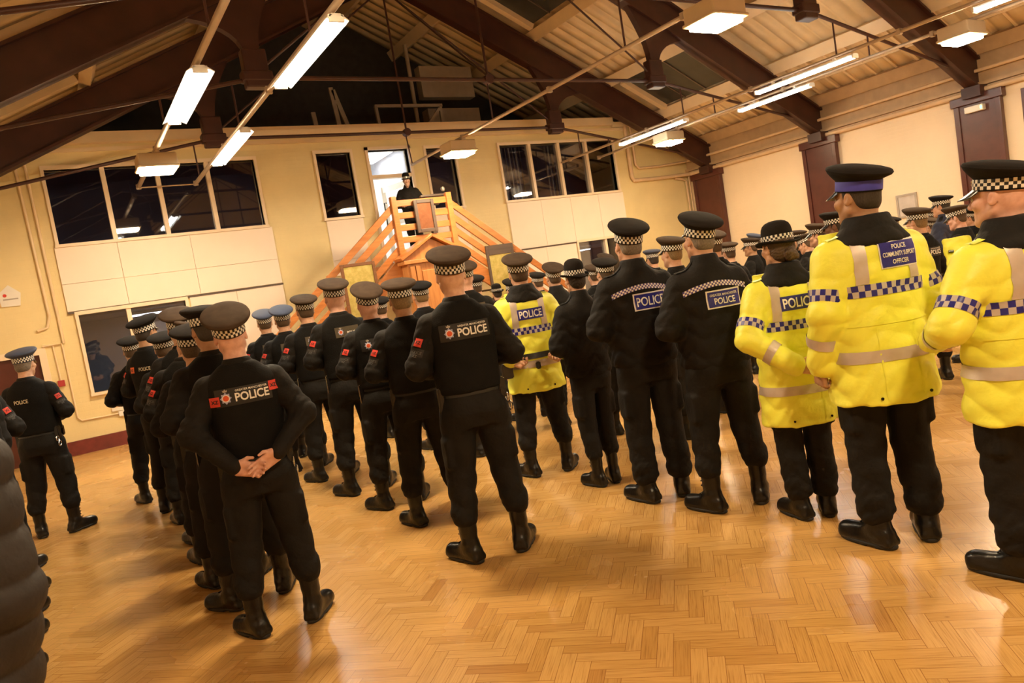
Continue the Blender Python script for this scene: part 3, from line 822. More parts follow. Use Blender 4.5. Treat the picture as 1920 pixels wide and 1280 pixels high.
def jacket_kit(pose, style):
    def make():
        s = cached(('jacket_s', pose), lambda: jacket_sdf(pose)); k = []
        X, Zv = (1,0,0), (0,0,1)
        # chequered yoke: arched strip across the upper back
        nu, nv = 44, 2; P = []; w = 0.40
        for j in range(nv+1):
            for i in range(nu+1):
                u = -1 + 2*i/nu; P.append((u*w/2, 0, 1.408 - 0.040*abs(u)**1.8 - 0.020 + 0.032*j/nv))
        Q = project(s, np.array(P), BK, off=0.0045)
        F = []; UV = []
        for j in range(nv):
            for i in range(nu):
                a = j*(nu+1)+i; F.append([a, a+1, a+nu+2, a+nu+1])
                for (x, y) in ((i,j),(i+1,j),(i+1,j+1),(i,j+1)): UV.append((x/nu*36, y/nv*3))
        k.append(('chequered_yoke', mesh_np('chequered_yoke', Q, F, True, UV), 'check_yoke', 'blue and white chequered strip'))
        cx = 0.035
        k.append(('badge_border', patch_mesh('badge_border', s, (cx,0,1.310), X, Zv, 0.225, 0.108, 8, 4, BK, 0.0045), 'silver_text', None))
        k.append(('back_badge', patch_mesh('back_badge', s, (cx,0,1.310), X, Zv, 0.208, 0.091, 8, 4, BK, 0.0070), 'blue_patch', 'blue badge with a white border'))
        if style == 'police':
            k.append(('police_lettering', text_mesh('police_lettering', s, 'POLICE', (cx,0,1.310), X, Zv, 0.188, BK, 0.0105, 1.35, bold=0.012), 'silver_text', None))
        else:
            k.append(('force_lettering', text_mesh('force_lettering', s, 'GREATER MANCHESTER', (cx,0,1.335), X, Zv, 0.182, BK, 0.0105, 1.2, bold=0.018), 'silver_text', None))
            k.append(('police_lettering', text_mesh('police_lettering', s, 'POLICE', (cx,0,1.298), X, Zv, 0.135, BK, 0.0105, 1.25, bold=0.018), 'silver_text', None))
        return k
    return cached(('jk', pose, style), make)
def coat_kit(pose, text):
    def make():
        s = cached(('coat_s', pose), lambda: coat_sdf(pose)); st = coat_sdf(pose, True); k = []
        sa = arms_only(pose, 0.085, 0.071, 0.060, 0.96, sho=(0.182,-0.014,1.408)); sa.fold = s.fold
        X, Zv = (1,0,0), (0,0,1); A, B = (0,-0.005,0.0), (0,-0.005,1.0)
        tz = 1.215 if text != 'pcso' else 1.245
        k.append(('check_tape', ring_band('check_tape', st, A, B, tz-0.028, tz+0.028, 90, 3, 48, 0.004, 0.4, rows=2), 'check_tape', 'blue and silver chequered tape'))
        k.append(('hem_tape', ring_band('hem_tape', st, A, B, (0.915 if pose != 'coatback' else 0.80), (0.97 if pose != 'coatback' else 0.855), 90, 3, 1, 0.004, 0.4), 'reflective_tape', 'plain silver reflective tape'))
        for side in (-1, 1):
            a = np.array((side*0.182,-0.014,1.408)); e = np.array(POSES[pose][side][0]); w = np.array(POSES[pose][side][1])
            L = np.linalg.norm(e-a); t = 0.70
            k.append(('sleeve_check_tape', ring_band('sleeve_check_tape', sa, a, e, t-0.028/L, t+0.028/L, 40, 3, 22, 0.004, 0.2, rows=2), 'check_tape', 'blue and silver chequered tape'))
            L2 = np.linalg.norm(w-e)
            k.append(('sleeve_tape', ring_band('sleeve_tape', sa, e, w, 0.42, 0.42+0.05/L2, 36, 2, 1, 0.004, 0.2), 'reflective_tape', 'plain silver reflective tape'))
            # brace strip over the shoulder and down the back
            nv = 26; P = []; D = []
            for j in range(nv+1):
                u = j/nv
                if u < 0.72: z = tz+0.03 + (1.435-tz-0.03)*u/0.72; y = 0; d = (0,1,0) if u < 0.5 else nrm((0, 1, -1.6*(u-0.5)/0.22))
                else: z = 1.44 + 0.02*(u-0.72)/0.28; y = -0.10 + 0.17*(u-0.72)/0.28; d = (0,0.25,-1) if u < 0.86 else (0,0,-1)
                for q in (-0.0265, 0.0, 0.0265):
                    P.append((side*(0.122 - 0.012*u) + q, y, z)); D.append(nrm(d))
            P = np.array(P); D = np.array(D); Q0 = P - D*0.35; tt = np.zeros(len(P))
            for _ in range(60): tt += np.clip(s.pts(Q0 + D*tt[:,None]), -0.05, 0.05)*0.8
            Q = Q0 + D*(tt-0.004)[:,None]
            F = [[j*3+i, j*3+i+1, j*3+i+4, j*3+i+3] for j in range(nv) for i in range(2)]
            k.append(('brace_tape', mesh_np('brace_tape', Q, F, True), 'reflective_tape', 'silver reflective strip over the shoulder'))
        if text == 'pcso':
            k.append(('badge_border', patch_mesh('badge_border', s, (0.055,0,1.392), X, Zv, 0.185, 0.122, 8, 4, BK, 0.0045), 'silver_text', None))
            k.append(('back_badge', patch_mesh('back_badge', s, (0.055,0,1.392), X, Zv, 0.174, 0.111, 8, 4, BK, 0.0072), 'blue_patch', 'blue back badge'))
            for tx, dz, ww in (('POLICE', 0.034, 0.070), ('COMMUNITY SUPPORT', 0.0, 0.160), ('OFFICER', -0.034, 0.080)):
                k.append(('badge_lettering', text_mesh('badge_lettering', s, tx, (0.055,0,1.392+dz), X, Zv, ww, BK, 0.0105, 1.35 if len(tx) < 10 else 1.9, bold=0.02), 'silver_text', None))
        else:
            k.append(('back_badge', patch_mesh('back_badge', s, (0.012,0,1.345), X, Zv, 0.215, 0.085, 8, 4, BK, 0.0055), 'blue_patch', 'blue back badge'))
            k.append(('police_lettering', text_mesh('police_lettering', s, 'POLICE', (0.012,0,1.345), X, Zv, 0.190, BK, 0.0095, 1.35, bold=0.018), 'silver_text', None))
        def flap():
            q = SDF()
            for sd in (-1, 1):
                Rm = rotm((0,0,1), sd*0.45) @ rotm((1,0,0), -0.30)
                q.u(RBox((sd*0.082, 0.150, 1.440), (0.055, 0.012, 0.088), 0.010, Rm), 0.0)
            q.fold = folds(0.003, 0.07, 15)
            return sdf_mesh('front_flap', q, 0.006)
        k.append(('front_flap', cached('flap', flap), 'hivis', None))
        for sd in (-1, 1):
            for zz in (1.395, 1.465):
                m = MB(); cpt = np.array((sd*0.112, 0.150 + (zz-1.44)*-0.28 + 0.006, zz)); m.tube([cpt, cpt + np.array([sd*0.016, 0.010, 0.002])], 0.006, 8)
                me = bpy.data.meshes.new('flap_snap'); me.from_pydata(m.V, [], m.F); me.update(); k.append(('flap_snap', me, 'black_plastic', None))
        def seam(z0, z1, u):
            Pp = np.array([(u + q, 0, z0 + (z1-z0)*j/14) for j in range(15) for q in (-0.004, 0.004)])
            Q = project(s, Pp, BK, off=0.0035); return mesh_np('back_seam', Q, [[2*j, 2*j+1, 2*j+3, 2*j+2] for j in range(14)], True)
        for u in (-0.085, 0.085): k.append(('back_seam', seam((0.64 if pose == 'coatback' else 0.74), 1.08, u), 'hivis', None))
        # waist seam cord and snap fasteners
        k.append(('waist_seam', ring_band('waist_seam', st, A, B, 1.085, 1.093, 90, 1, 1, 0.004, 0.4), 'hivis', None))
        hz = 0.645 if pose == 'coatback' else 0.75
        for (u, z) in ((-0.11, hz), (0.12, hz)):
            c = project(s, np.array([[u, 0, z]]), BK, off=0.002)[0]
            m = MB(); m.tube([c, c + np.array([0,-0.005,0])], 0.007, 10)
            me = bpy.data.meshes.new('snap'); me.from_pydata(m.V, [], m.F); me.update()
            k.append(('snap_fastener', me, 'black_plastic', None))
        return k
    return cached(('ck', pose, text), make)
def box_mesh(name, lo, hi, bev=0.006):
    bm = bmesh.new(); bmesh.ops.create_cube(bm, size=1)
    for v in bm.verts: v.co = Vector([(lo[i]+hi[i])/2 + v.co[i]*(hi[i]-lo[i]) for i in range(3)])
    bmesh.ops.bevel(bm, geom=bm.edges[:], offset=bev, segments=2, affect='EDGES')
    me = bpy.data.meshes.new(name); bm.to_mesh(me); bm.free(); return me
def belt_kit():
    def make():
        st = SDF().u(Loft([(0.93,0,-0.004,0.176,0.130),(1.06,0,0.002,0.172,0.127)], 2.3, 0.01))
        b = ring_band('belt', st, (0,0,0), (0,0,1), 0.985, 1.030, 60, 3, 1, 0.004, 0.35)
        k = []
        for nm, x, y, z, sx, sy, sz in (('radio_pouch',0.178,-0.045,0.985,0.022,0.032,0.062),('baton_holder',-0.180,-0.030,0.965,0.020,0.022,0.082),('cuff_pouch',0.150,0.085,0.985,0.030,0.025,0.05),('spray_pouch',-0.150,0.085,0.985,0.026,0.024,0.055)):
            k.append((nm, box_mesh(nm, (x-sx,y-sy,z-sz), (x+sx,y+sy,z+sz), 0.008), 'black_plastic', None))
        m = MB()
        c = Vector((0.190, -0.095, 0.93))
        for q in range(2):
            m.tube([c + Vector((0.012*q, 0, -0.05*q)) + Vector((0.002*math.sin(t), 0.026*math.cos(t), 0.026*math.sin(t))) for t in [2*PI*i/16 for i in range(17)]], 0.0035, 6, False)
        me = bpy.data.meshes.new('handcuffs'); me.from_pydata(m.V, [], m.F); me.update()
        k.append(('handcuffs', me, 'silver', 'silver handcuff rings'))
        return b, k
    return cached('belt', make)
def epaulette(s_key, mk, side):
    def make():
        s = mk()
        P = []
        nv, nu = 8, 3
        for j in range(nv+1):
            for i in range(nu+1): P.append((side*(0.085 + 0.115*j/nv), -0.045 + 0.05*i/nu, 1.5))
        Q = project(s, np.array(P), (0,0,-1), off=0.007, start=0.25)
        F = [[j*(nu+1)+i, j*(nu+1)+i+1, (j+1)*(nu+1)+i+1, (j+1)*(nu+1)+i] for j in range(nv) for i in range(nu)]
        return mesh_np('epaulette', Q, F, True)
    return cached(('ep', s_key, side), make)

def person(name_pos, rz, height, width, garment, pose, label, group=None, stance='astride', skin='skin_fair', hair='short', hairc='hair_brown',
           hat='cap', style=None, fine=False, pitch=0.0, yaw=0.0, roll=0.0, band='check_cap', female=False, captop='cap_cloth', lod=0, sleeve=None, captilt=0.07, capyaw=0.0, glasses=False, extra_z=0.0, jcol='black_cloth', long_trousers=False):
    x, y = name_pos
    r = empty('person', (x, y, extra_z), rz, label, 'person', group)
    sz = height/1.78; r.scale = (sz*width, sz*width, sz)
    link('body', body_mesh(pose, stance, fine, pitch, yaw, roll, female), MAT[skin], r, objmat=True)
    R, H = head_matrix(pitch, yaw, roll)
    HM = Matrix([[*R[0], H[0]], [*R[1], H[1]], [*R[2], H[2]], [0,0,0,1]])
    def hp(name, me, mat, par=None, M=None):
        o = link(name, me, MAT[mat], par or r, objmat=True)
        o.matrix_local = (HM @ M) if (par is None and M is not None) else (HM if par is None else Matrix())
        return o
    for q in (-1, 1):
        e = cached(('eye',), lambda: (lambda m: m)(make_eye()))
        o = hp('eye', e, 'eye_white'); o.matrix_local = HM @ Matrix.Translation((q*0.031, 0.083, 0.004))
    if hair:
        hp('hair', cached(('hair', hair), lambda: sdf_mesh('hair', hair_sdf(hair), 0.004)), hairc)
    captilt += 0.10 if hat == 'cap' else 0
    CT = Matrix.Translation((0, -0.01, 0.03)) @ Matrix.Rotation(capyaw, 4, 'Z') @ Matrix.Rotation(captilt, 4, 'X') @ Matrix.Translation((0, 0.01, -0.03))
    if hat == 'cap':
        c = hp('peaked_cap', CM['cap'], captop, None, CT)
        if band: hp('hat_band', CM['check_band'], band, c)
        hp('cap_piping', CM['piping'], captop, c); hp('cap_peak', CM['peak'], 'black_plastic', c); hp('cap_badge', CM['badge'], 'silver', c)
    elif hat == 'bowler':
        c = hp('bowler_hat', CM['bowler'], captop, None, CT)
        hp('hat_band', CM['check_band'], band, c); hp('hat_brim', CM['brim'], captop, c); hp('hat_badge', CM['badge'], 'silver', c)
    if glasses:
        hp('glasses', cached('glasses', make_glasses), 'black_plastic')
    # trousers and boots
    straight = long_trousers
    link('trousers', cached(('tr', stance, straight), lambda: sdf_mesh('trousers', trousers_sdf(stance, straight), 0.008)), MAT['trouser_cloth'], r)
    ank, splay = STANCE[stance][2], STANCE[stance][3]
    for side in (-1, 1):
        b = link('boot', cached('boot', lambda: sdf_mesh('boot', boot_sdf(), 0.005)), MAT['boot_leather'], r)
        b.location = (side*ank[0], ank[1], 0); b.rotation_euler = (0, 0, -side*splay)
        link('boot_sole', cached('sole', lambda: sdf_mesh('sole', sole_sdf(), 0.005)), MAT['rubber'], b)
    def kit(par, items):
        for nm, me, mt, lb in items:
            o = link(nm, me, MAT[mt], par)
            if lb: o['label'] = lb
    if garment == 'vest':
        sh = link('shirt', cached(('shirt', pose), lambda: sdf_mesh('shirt', cached(('shirt_s', pose), lambda: shirt_sdf(pose)), 0.0075)), MAT['black_cloth'], r)
        if sleeve is not None: kit(sh, arm_patch_kit(pose, sleeve))
        v = link('vest', cached('vest', lambda: sdf_mesh('vest', cached('vest_s', vest_sdf), 0.0075)), MAT['vest_cloth'], r)
        if style: kit(v, vest_kit(style))
        bm_, kk = belt_kit(); b = link('belt', bm_, MAT['belt_leather'], r); kit(b, kk)
        for side in (-1, 1): link('epaulette', epaulette('shirt', lambda: SDF().u(torso_shirt()), side), MAT['black_cloth'], sh)
    elif garment == 'jacket':
        j = link('jacket', cached(('jacket', pose), lambda: sdf_mesh('jacket', cached(('jacket_s', pose), lambda: jacket_sdf(pose)), 0.008)), MAT[jcol], r, objmat=True)
        if style: kit(j, jacket_kit(pose, style))
        for side in (-1, 1): link('epaulette', epaulette(('jk', pose), lambda: cached(('jacket_s', pose), lambda: jacket_sdf(pose)), side), MAT['black_cloth'], j)
    elif garment == 'coat':
        c = link('hivis_coat', cached(('coat', pose), lambda: sdf_mesh('hivis_coat', cached(('coat_s', pose), lambda: coat_sdf(pose)), 0.008)), MAT['hivis'], r)
        kit(c, coat_kit(pose, style))
        link('coat_collar', cached('collar', lambda: sdf_mesh('coat_collar', collar_sdf(), 0.006)), MAT['black_cloth'], c)
        for side in (-1, 1): link('epaulette', epaulette(('ck', pose), lambda: cached(('coat_s', pose), lambda: coat_sdf(pose)), side), MAT['hivis'], c)
    elif garment == 'puffer':
        link('puffer_jacket', cached(('puffer', pose), lambda: sdf_mesh('puffer_jacket', puffer_sdf(pose), 0.008)), MAT['puffer_cloth'], r)
    return r
def make_eye():
    m = MB(); m.lathe([(0.0005,-0.0115),(0.006,-0.0098),(0.0100,-0.0058),(0.0115,0),(0.0100,0.0058),(0.006,0.0098),(0.0005,0.0115)], (0,0,0), 14)
    me = bpy.data.meshes.new('eye'); me.from_pydata(m.V, [], m.F); me.update()
    me.polygons.foreach_set('use_smooth', np.ones(len(me.polygons), dtype=bool)); return me
def make_glasses():
    m = MB()
    for q in (-1, 1):
        m.tube([(q*0.031 + 0.022*math.cos(t), 0.106, 0.002 + 0.017*math.sin(t)) for t in [2*PI*i/18 for i in range(19)]], 0.0018, 6, False)
        m.tube([(q*0.053,0.104,0.006), (q*0.078,0.02,0.006), (q*0.082,-0.02,0.0)], 0.0016, 6)
    m.tube([(-0.009,0.107,0.004),(0.009,0.107,0.004)], 0.0016, 6)
    me = bpy.data.meshes.new('glasses'); me.from_pydata(m.V, [], m.F); me.update(); return me
# ------------------------------------------------------------------ the hall
YB, XR, XL, YF, YG = 14.0, 14.8, -1.9, -5.2, 16.8
XC = 6.45
# -- room materials
def wall_mat(name, col, brick=False, var=0.06):
    m, t, bs = nt(name)
    v = coords(t, 'Object')
    nz = N(t, 'ShaderNodeTexNoise', Scale=1.3, Detail=6.0, Roughness=0.6); t.links.new(v, nz.inputs['Vector'])
    c = ramp(t, nz.outputs['Fac'], [(0.3, tuple(x*(1-var) for x in col)), (0.7, tuple(min(1, x*(1+var)) for x in col))])
    t.links.new(c, bs.inputs['Base Color']); bs.inputs['Roughness'].default_value = 0.5
    if brick:
        sp = N(t, 'ShaderNodeSeparateXYZ'); cb = N(t, 'ShaderNodeCombineXYZ'); t.links.new(v, sp.inputs[0])
        ad = N(t, 'ShaderNodeMath', operation='ADD'); t.links.new(sp.outputs['X'], ad.inputs[0]); t.links.new(sp.outputs['Y'], ad.inputs[1])
        t.links.new(ad.outputs[0], cb.inputs['X']); t.links.new(sp.outputs['Z'], cb.inputs['Y'])
        br = N(t, 'ShaderNodeTexBrick', Scale=1.0); br.inputs['Brick Width'].default_value = 0.225; br.inputs['Row Height'].default_value = 0.075; br.inputs['Mortar Size'].default_value = 0.006
        t.links.new(cb.outputs[0], br.inputs['Vector'])
        inv = N(t, 'ShaderNodeMath', operation='SUBTRACT'); inv.inputs[0].default_value = 1.0; t.links.new(br.outputs['Fac'], inv.inputs[1])
        bp = N(t, 'ShaderNodeBump', Strength=0.35, Distance=0.006); t.links.new(inv.outputs[0], bp.inputs['Height']); t.links.new(bp.outputs[0], bs.inputs['Normal'])
    return m
wall_mat('yellow_brick', (0.76, 0.63, 0.33), True)
wall_mat('pink_board', (0.86, 0.75, 0.63), False, 0.03)
wall_mat('cream_wall', (0.82, 0.67, 0.47), True, 0.04)
wall_mat('dark_room', (0.16, 0.17, 0.30), False, 0.1)
wall_mat('grey_room', (0.30, 0.29, 0.30), False, 0.1)
wall_mat('white_room', (0.85, 0.85, 0.84), False, 0.02)
plain('cream_paint', (0.78, 0.62, 0.40), 0.4, var=0.05, scale=3)
plain('frame_cream', (0.82, 0.68, 0.50), 0.4, var=0.04, scale=3)
plain('maroon_paint', (0.085, 0.022, 0.015), 0.28, var=0.18, scale=4, bump=0.15, bscale=18)
plain('steel_maroon', (0.050, 0.016, 0.011), 0.45, var=0.25, scale=3)
plain('pipe_paint', (0.66, 0.48, 0.30), 0.4, var=0.08)
plain('trunking_grey', (0.46, 0.36, 0.26), 0.42, 0.3, var=0.08)
plain('fitting_white', (0.86, 0.85, 0.80), 0.35, var=0.03)
plain('lamp_box', (0.56, 0.43, 0.26), 0.45, var=0.05)
plain('plate_board', (0.46, 0.32, 0.18), 0.5, var=0.08)
plain('plinth_maroon', (0.16, 0.03, 0.025), 0.35, var=0.2, scale=10, bump=0.3, bscale=12)
plain('dark_loft', (0.035, 0.033, 0.030), 0.8, var=0.2)
plain('loft_board', (0.30, 0.24, 0.17), 0.7, var=0.1)
plain('plastic_white', (0.8, 0.78, 0.72), 0.4, var=0.03)
plain('call_red', (0.35, 0.03, 0.03), 0.4, var=0.1)
def wood(name, c0, c1, rough=0.35, scale=(1.2, 14, 14), coat=0.15):
    m, t, bs = nt(name)
    v = coords(t, 'Object', scale)
    nz = N(t, 'ShaderNodeTexNoise', Scale=1.6, Detail=7.0, Distortion=0.6); t.links.new(v, nz.inputs['Vector'])
    t.links.new(ramp(t, nz.outputs['Fac'], [(0.32, c0), (0.68, c1)]), bs.inputs['Base Color'])
    bs.inputs['Roughness'].default_value = rough; bs.inputs['Coat Weight'].default_value = coat; bs.inputs['Coat Roughness'].default_value = 0.2
    return m
wood('stair_wood', (0.42, 0.145, 0.032), (0.56, 0.215, 0.055))
wood('case_wood', (0.45, 0.18, 0.05), (0.58, 0.26, 0.08), 0.4, (14, 14, 1.2))
wood('frame_wood', (0.16, 0.065, 0.025), (0.24, 0.10, 0.04), 0.35)
wood('dark_frame', (0.075, 0.05, 0.038), (0.11, 0.075, 0.055), 0.4)
def brass(name, c0, c1, rough):
    m, t, bs = nt(name)
    v = coords(t, 'Object')
    nz = N(t, 'ShaderNodeTexNoise', Scale=9.0, Detail=6.0, Roughness=0.7); t.links.new(v, nz.inputs['Vector'])
    t.links.new(ramp(t, nz.outputs['Fac'], [(0.35, c0), (0.65, c1)]), bs.inputs['Base Color'])
    bs.inputs['Metallic'].default_value = 0.75; bs.inputs['Roughness'].default_value = rough
    bp = N(t, 'ShaderNodeBump', Strength=0.25, Distance=0.01); t.links.new(nz.outputs['Fac'], bp.inputs['Height']); t.links.new(bp.outputs[0], bs.inputs['Normal'])
brass('brass', (0.50, 0.42, 0.11), (0.72, 0.62, 0.24), 0.33)
brass('copper', (0.26, 0.10, 0.045), (0.36, 0.145, 0.07), 0.30)
# floor: block parquet, tone per block from its own attribute, seams and grain from its uv
def floor_mat():
    m, t, bs = nt('parquet')
    at = N(t, 'ShaderNodeAttribute', attribute_name='tone')
    uv = coords(t, 'UV', (1, 1, 1))
    sp = N(t, 'ShaderNodeSeparateXYZ'); t.links.new(uv, sp.inputs[0])
    # grain: noise stretched along the block, shifted per block
    cb = N(t, 'ShaderNodeCombineXYZ')
    mu = N(t, 'ShaderNodeMath', operation='MULTIPLY'); mu.inputs[1].default_value = 1.1; t.links.new(sp.outputs['X'], mu.inputs[0])
    mv = N(t, 'ShaderNodeMath', operation='MULTIPLY'); mv.inputs[1].default_value = 9.0; t.links.new(sp.outputs['Y'], mv.inputs[0])
    mz = N(t, 'ShaderNodeMath', operation='MULTIPLY'); mz.inputs[1].default_value = 91.0; t.links.new(at.outputs['Fac'], mz.inputs[0])
    t.links.new(mu.outputs[0], cb.inputs['X']); t.links.new(mv.outputs[0], cb.inputs['Y']); t.links.new(mz.outputs[0], cb.inputs['Z'])
    gr = N(t, 'ShaderNodeTexNoise', Scale=1.6, Detail=4.0, Distortion=0.5); t.links.new(cb.outputs[0], gr.inputs['Vector'])
    tone = ramp(t, at.outputs['Fac'], [(0.0, (0.50, 0.285, 0.085)), (0.30, (0.555, 0.330, 0.105)), (0.6, (0.58, 0.350, 0.118)), (0.97, (0.60, 0.370, 0.130)), (1.0, (0.45, 0.24, 0.07))])
    grn = ramp(t, gr.outputs['Fac'], [(0.30, (0.45, 0.34, 0.27)), (0.40, (0.80, 0.74, 0.70)), (0.56, (1.06, 1.06, 1.06))])
    mx = N(t, 'ShaderNodeMix', data_type='RGBA', blend_type='MULTIPLY'); mx.inputs[0].default_value = 0.55
    t.links.new(tone, mx.inputs[6]); t.links.new(grn, mx.inputs[7])
    # large worn areas
    ob = coords(t, 'Object'); nz = N(t, 'ShaderNodeTexNoise', Scale=0.7, Detail=5.0); t.links.new(ob, nz.inputs['Vector'])
    wr = ramp(t, nz.outputs['Fac'], [(0.35, (0.90, 0.88, 0.86)), (0.65, (1.08, 1.08, 1.08))])
    m2 = N(t, 'ShaderNodeMix', data_type='RGBA', blend_type='MULTIPLY'); m2.inputs[0].default_value = 1.0
    t.links.new(mx.outputs[2], m2.inputs[6]); t.links.new(wr, m2.inputs[7])
    # scuffs
    sc = N(t, 'ShaderNodeTexNoise', Scale=4.2, Detail=2.0, Distortion=1.5); t.links.new(ob, sc.inputs['Vector'])
    sr = ramp(t, sc.outputs['Fac'], [(0.77, (1, 1, 1)), (0.80, (0.45, 0.38, 0.34))])
    m3 = N(t, 'ShaderNodeMix', data_type='RGBA', blend_type='MULTIPLY'); m3.inputs[0].default_value = 0.8
    t.links.new(m2.outputs[2], m3.inputs[6]); t.links.new(sr, m3.inputs[7])
    # seams
    def edge(o, w):
        a = N(t, 'ShaderNodeMath', operation='SUBTRACT'); a.inputs[1].default_value = 0.5; t.links.new(o, a.inputs[0])
        b = N(t, 'ShaderNodeMath', operation='ABSOLUTE'); t.links.new(a.outputs[0], b.inputs[0])
        c = N(t, 'ShaderNodeMath', operation='GREATER_THAN'); c.inputs[1].default_value = 0.5 - w; t.links.new(b.outputs[0], c.inputs[0]); return c.outputs[0]
    ex = N(t, 'ShaderNodeMath', operation='MAXIMUM'); t.links.new(edge(sp.outputs['X'], 0.0045), ex.inputs[0]); t.links.new(edge(sp.outputs['Y'], 0.018), ex.inputs[1])
    m4 = N(t, 'ShaderNodeMix', data_type='RGBA'); m4.inputs[7].default_value = (0.20, 0.075, 0.02, 1)
    sm = N(t, 'ShaderNodeMath', operation='MULTIPLY'); sm.inputs[1].default_value = 0.8; t.links.new(ex.outputs[0], sm.inputs[0]); t.links.new(sm.outputs[0], m4.inputs[0]); t.links.new(m3.outputs[2], m4.inputs[6])
    t.links.new(m4.outputs[2], bs.inputs['Base Color'])
    rr = ramp(t, nz.outputs['Fac'], [(0.3, (0.20, 0.20, 0.20)), (0.7, (0.32, 0.32, 0.32))]); t.links.new(rr, bs.inputs['Roughness'])
    bs.inputs['Specular IOR Level'].default_value = 0.45
    bp = N(t, 'ShaderNodeBump', Strength=0.08, Distance=0.004); t.links.new(gr.outputs['Fac'], bp.inputs['Height']); t.links.new(bp.outputs[0], bs.inputs['Normal'])
floor_mat()
def build_floor():
    W, n = 0.068, 4
    ang = math.radians(45); ca, sa = math.cos(ang), math.sin(ang)
    x0, x1, y0, y1 = XL-0.6, XR+0.6, YF-0.6, YB+0.6
    cx, cy = (x0+x1)/2, (y0+y1)/2; R = math.hypot(x1-x0, y1-y0)/2 + 1
    K = int(R/W) + 2*n
    rs = np.random.RandomState(3)
    V = []; UV = []; T = []
    for k in range(-K, K):
        for mI in range(-K//(2*n)-2, K//(2*n)+2):
            for hv in (0, 1):
                bx, by = (k + 2*n*mI, k) if hv == 0 else (k + 2*n*mI, k+1)
                dx, dy = (n, 1) if hv == 0 else (1, n)
                mx, my = (bx + dx/2)*W, (by + dy/2)*W
                px, py = cx + mx*ca - my*sa, cy + mx*sa + my*ca
                if px < x0 or px > x1 or py < y0 or py > y1: continue
                for (u, v) in ((0,0),(1,0),(1,1),(0,1)):
                    gx, gy = (bx + u*dx)*W, (by + v*dy)*W
                    V.append((cx + gx*ca - gy*sa, cy + gx*sa + gy*ca, 0.0))
                    UV.append((u, v) if hv == 0 else (v, u))
                T.append(rs.rand())
    V = np.array(V); nF = len(T)
    F = np.arange(4*nF).reshape(-1, 4)
    # slab underneath so the floor has a body
    b = len(V); S = np.array([(x0,y0,-0.005),(x1,y0,-0.005),(x1,y1,-0.005),(x0,y1,-0.005),(x0,y0,-0.15),(x1,y0,-0.15),(x1,y1,-0.15),(x0,y1,-0.15)])
    SF = np.array([[0,1,2,3],[7,6,5,4],[0,4,5,1],[1,5,6,2],[2,6,7,3],[3,7,4,0]]) + b
    UV += [(0.5, 0.5)]*24
    me = mesh_np('floor', np.vstack([V, S]), np.vstack([F, SF]), False, UV)
    at = me.attributes.new('tone', 'FLOAT', 'FACE'); at.data.foreach_set('value', np.array(T + [0.5]*6, dtype=np.float32))
    o = link('floor', me, MAT['parquet']); o['kind'] = 'structure'
build_floor()
def struct(o): o['kind'] = 'structure'; return o

# -- back wall with its openings
HOLES = [(0.32,3.64,3.42,4.63),(4.82,5.52,3.43,4.68),(5.90,6.78,2.35,4.70),(7.19,7.86,3.42,4.68),(9.01,12.29,3.44,4.67),(0.38,2.02,0.95,2.25),(10.79,12.35,1.0,2.30),(-1.15,-0.27,0.0,1.71)]
def holed_wall(name, x0, x1, z0, z1, y0, y1, holes, mat):
    xs = sorted({x0, x1, *[h[0] for h in holes], *[h[1] for h in holes]}); zs = sorted({z0, z1, *[h[2] for h in holes], *[h[3] for h in holes]})
    inside = lambda x, z: any(a < x < b and c < z < d for a, b, c, d in holes)
    m = MB(); vid = {}
    def v(i, j, y):
        k = (i, j, y)
        if k not in vid: vid[k] = len(m.V); m.V.append((xs[i], y, zs[j]))
        return vid[k]
    full = {(i, j): not inside((xs[i]+xs[i+1])/2, (zs[j]+zs[j+1])/2) for i in range(len(xs)-1) for j in range(len(zs)-1)}
    for (i, j), f in full.items():
        if not f: continue
        m.F.append([v(i,j,y0), v(i+1,j,y0), v(i+1,j+1,y0), v(i,j+1,y0)]); m.F.append([v(i,j+1,y1), v(i+1,j+1,y1), v(i+1,j,y1), v(i,j,y1)])
        for di, dj, a, b in ((-1,0,(i,j),(i,j+1)),(1,0,(i+1,j),(i+1,j+1)),(0,-1,(i,j),(i+1,j)),(0,1,(i,j+1),(i+1,j+1))):
            if not full.get((i+di, j+dj), False): m.F.append([v(*a,y0), v(*b,y0), v(*b,y1), v(*a,y1)])
    return struct(m.build(name, mat))
holed_wall('wall_back', XL, XR+0.2, 0, 5.12, YB, YB+0.2, HOLES, MAT['yellow_brick'])
def boards(name, x0, x1, z0, z1, seams_x=(), seams_z=()):
    """pale sheet boards a little proud of the wall, small gaps at the seams"""
    m = MB(); xs = [x0, *seams_x, x1]; zs = [z0, *seams_z, z1]
    for i in range(len(xs)-1):
        for j in range(len(zs)-1): m.box((xs[i]+0.003, YB-0.035, zs[j]+0.003), (xs[i+1]-0.003, YB, zs[j+1]-0.003))
    return struct(m.build(name, MAT['pink_board']))
boards('trim_1', 0.24, 3.75, 2.32, 3.38, (1.15, 2.3), (2.77,))
boards('trim_2', 2.10, 3.75, 0.90, 2.29, (2.9,))
boards('trim_3', 4.80, 5.56, 2.30, 3.38, (), (2.6,))
boards('trim_4', 7.15, 7.92, 2.30, 3.38, (), (2.6,))
boards('trim_5', 8.98, 12.40, 2.33, 3.39, (9.9, 10.75, 11.6))
boards('trim_6', 8.98, 10.72, 0.90, 2.30, (9.85,))
m = MB(); m.box((0.24, YB-0.045, 2.285), (3.76, YB, 2.315)); m.box((8.97, YB-0.045, 2.30), (12.4, YB, 2.328)); struct(m.build('trim_7', MAT['dark_frame']))
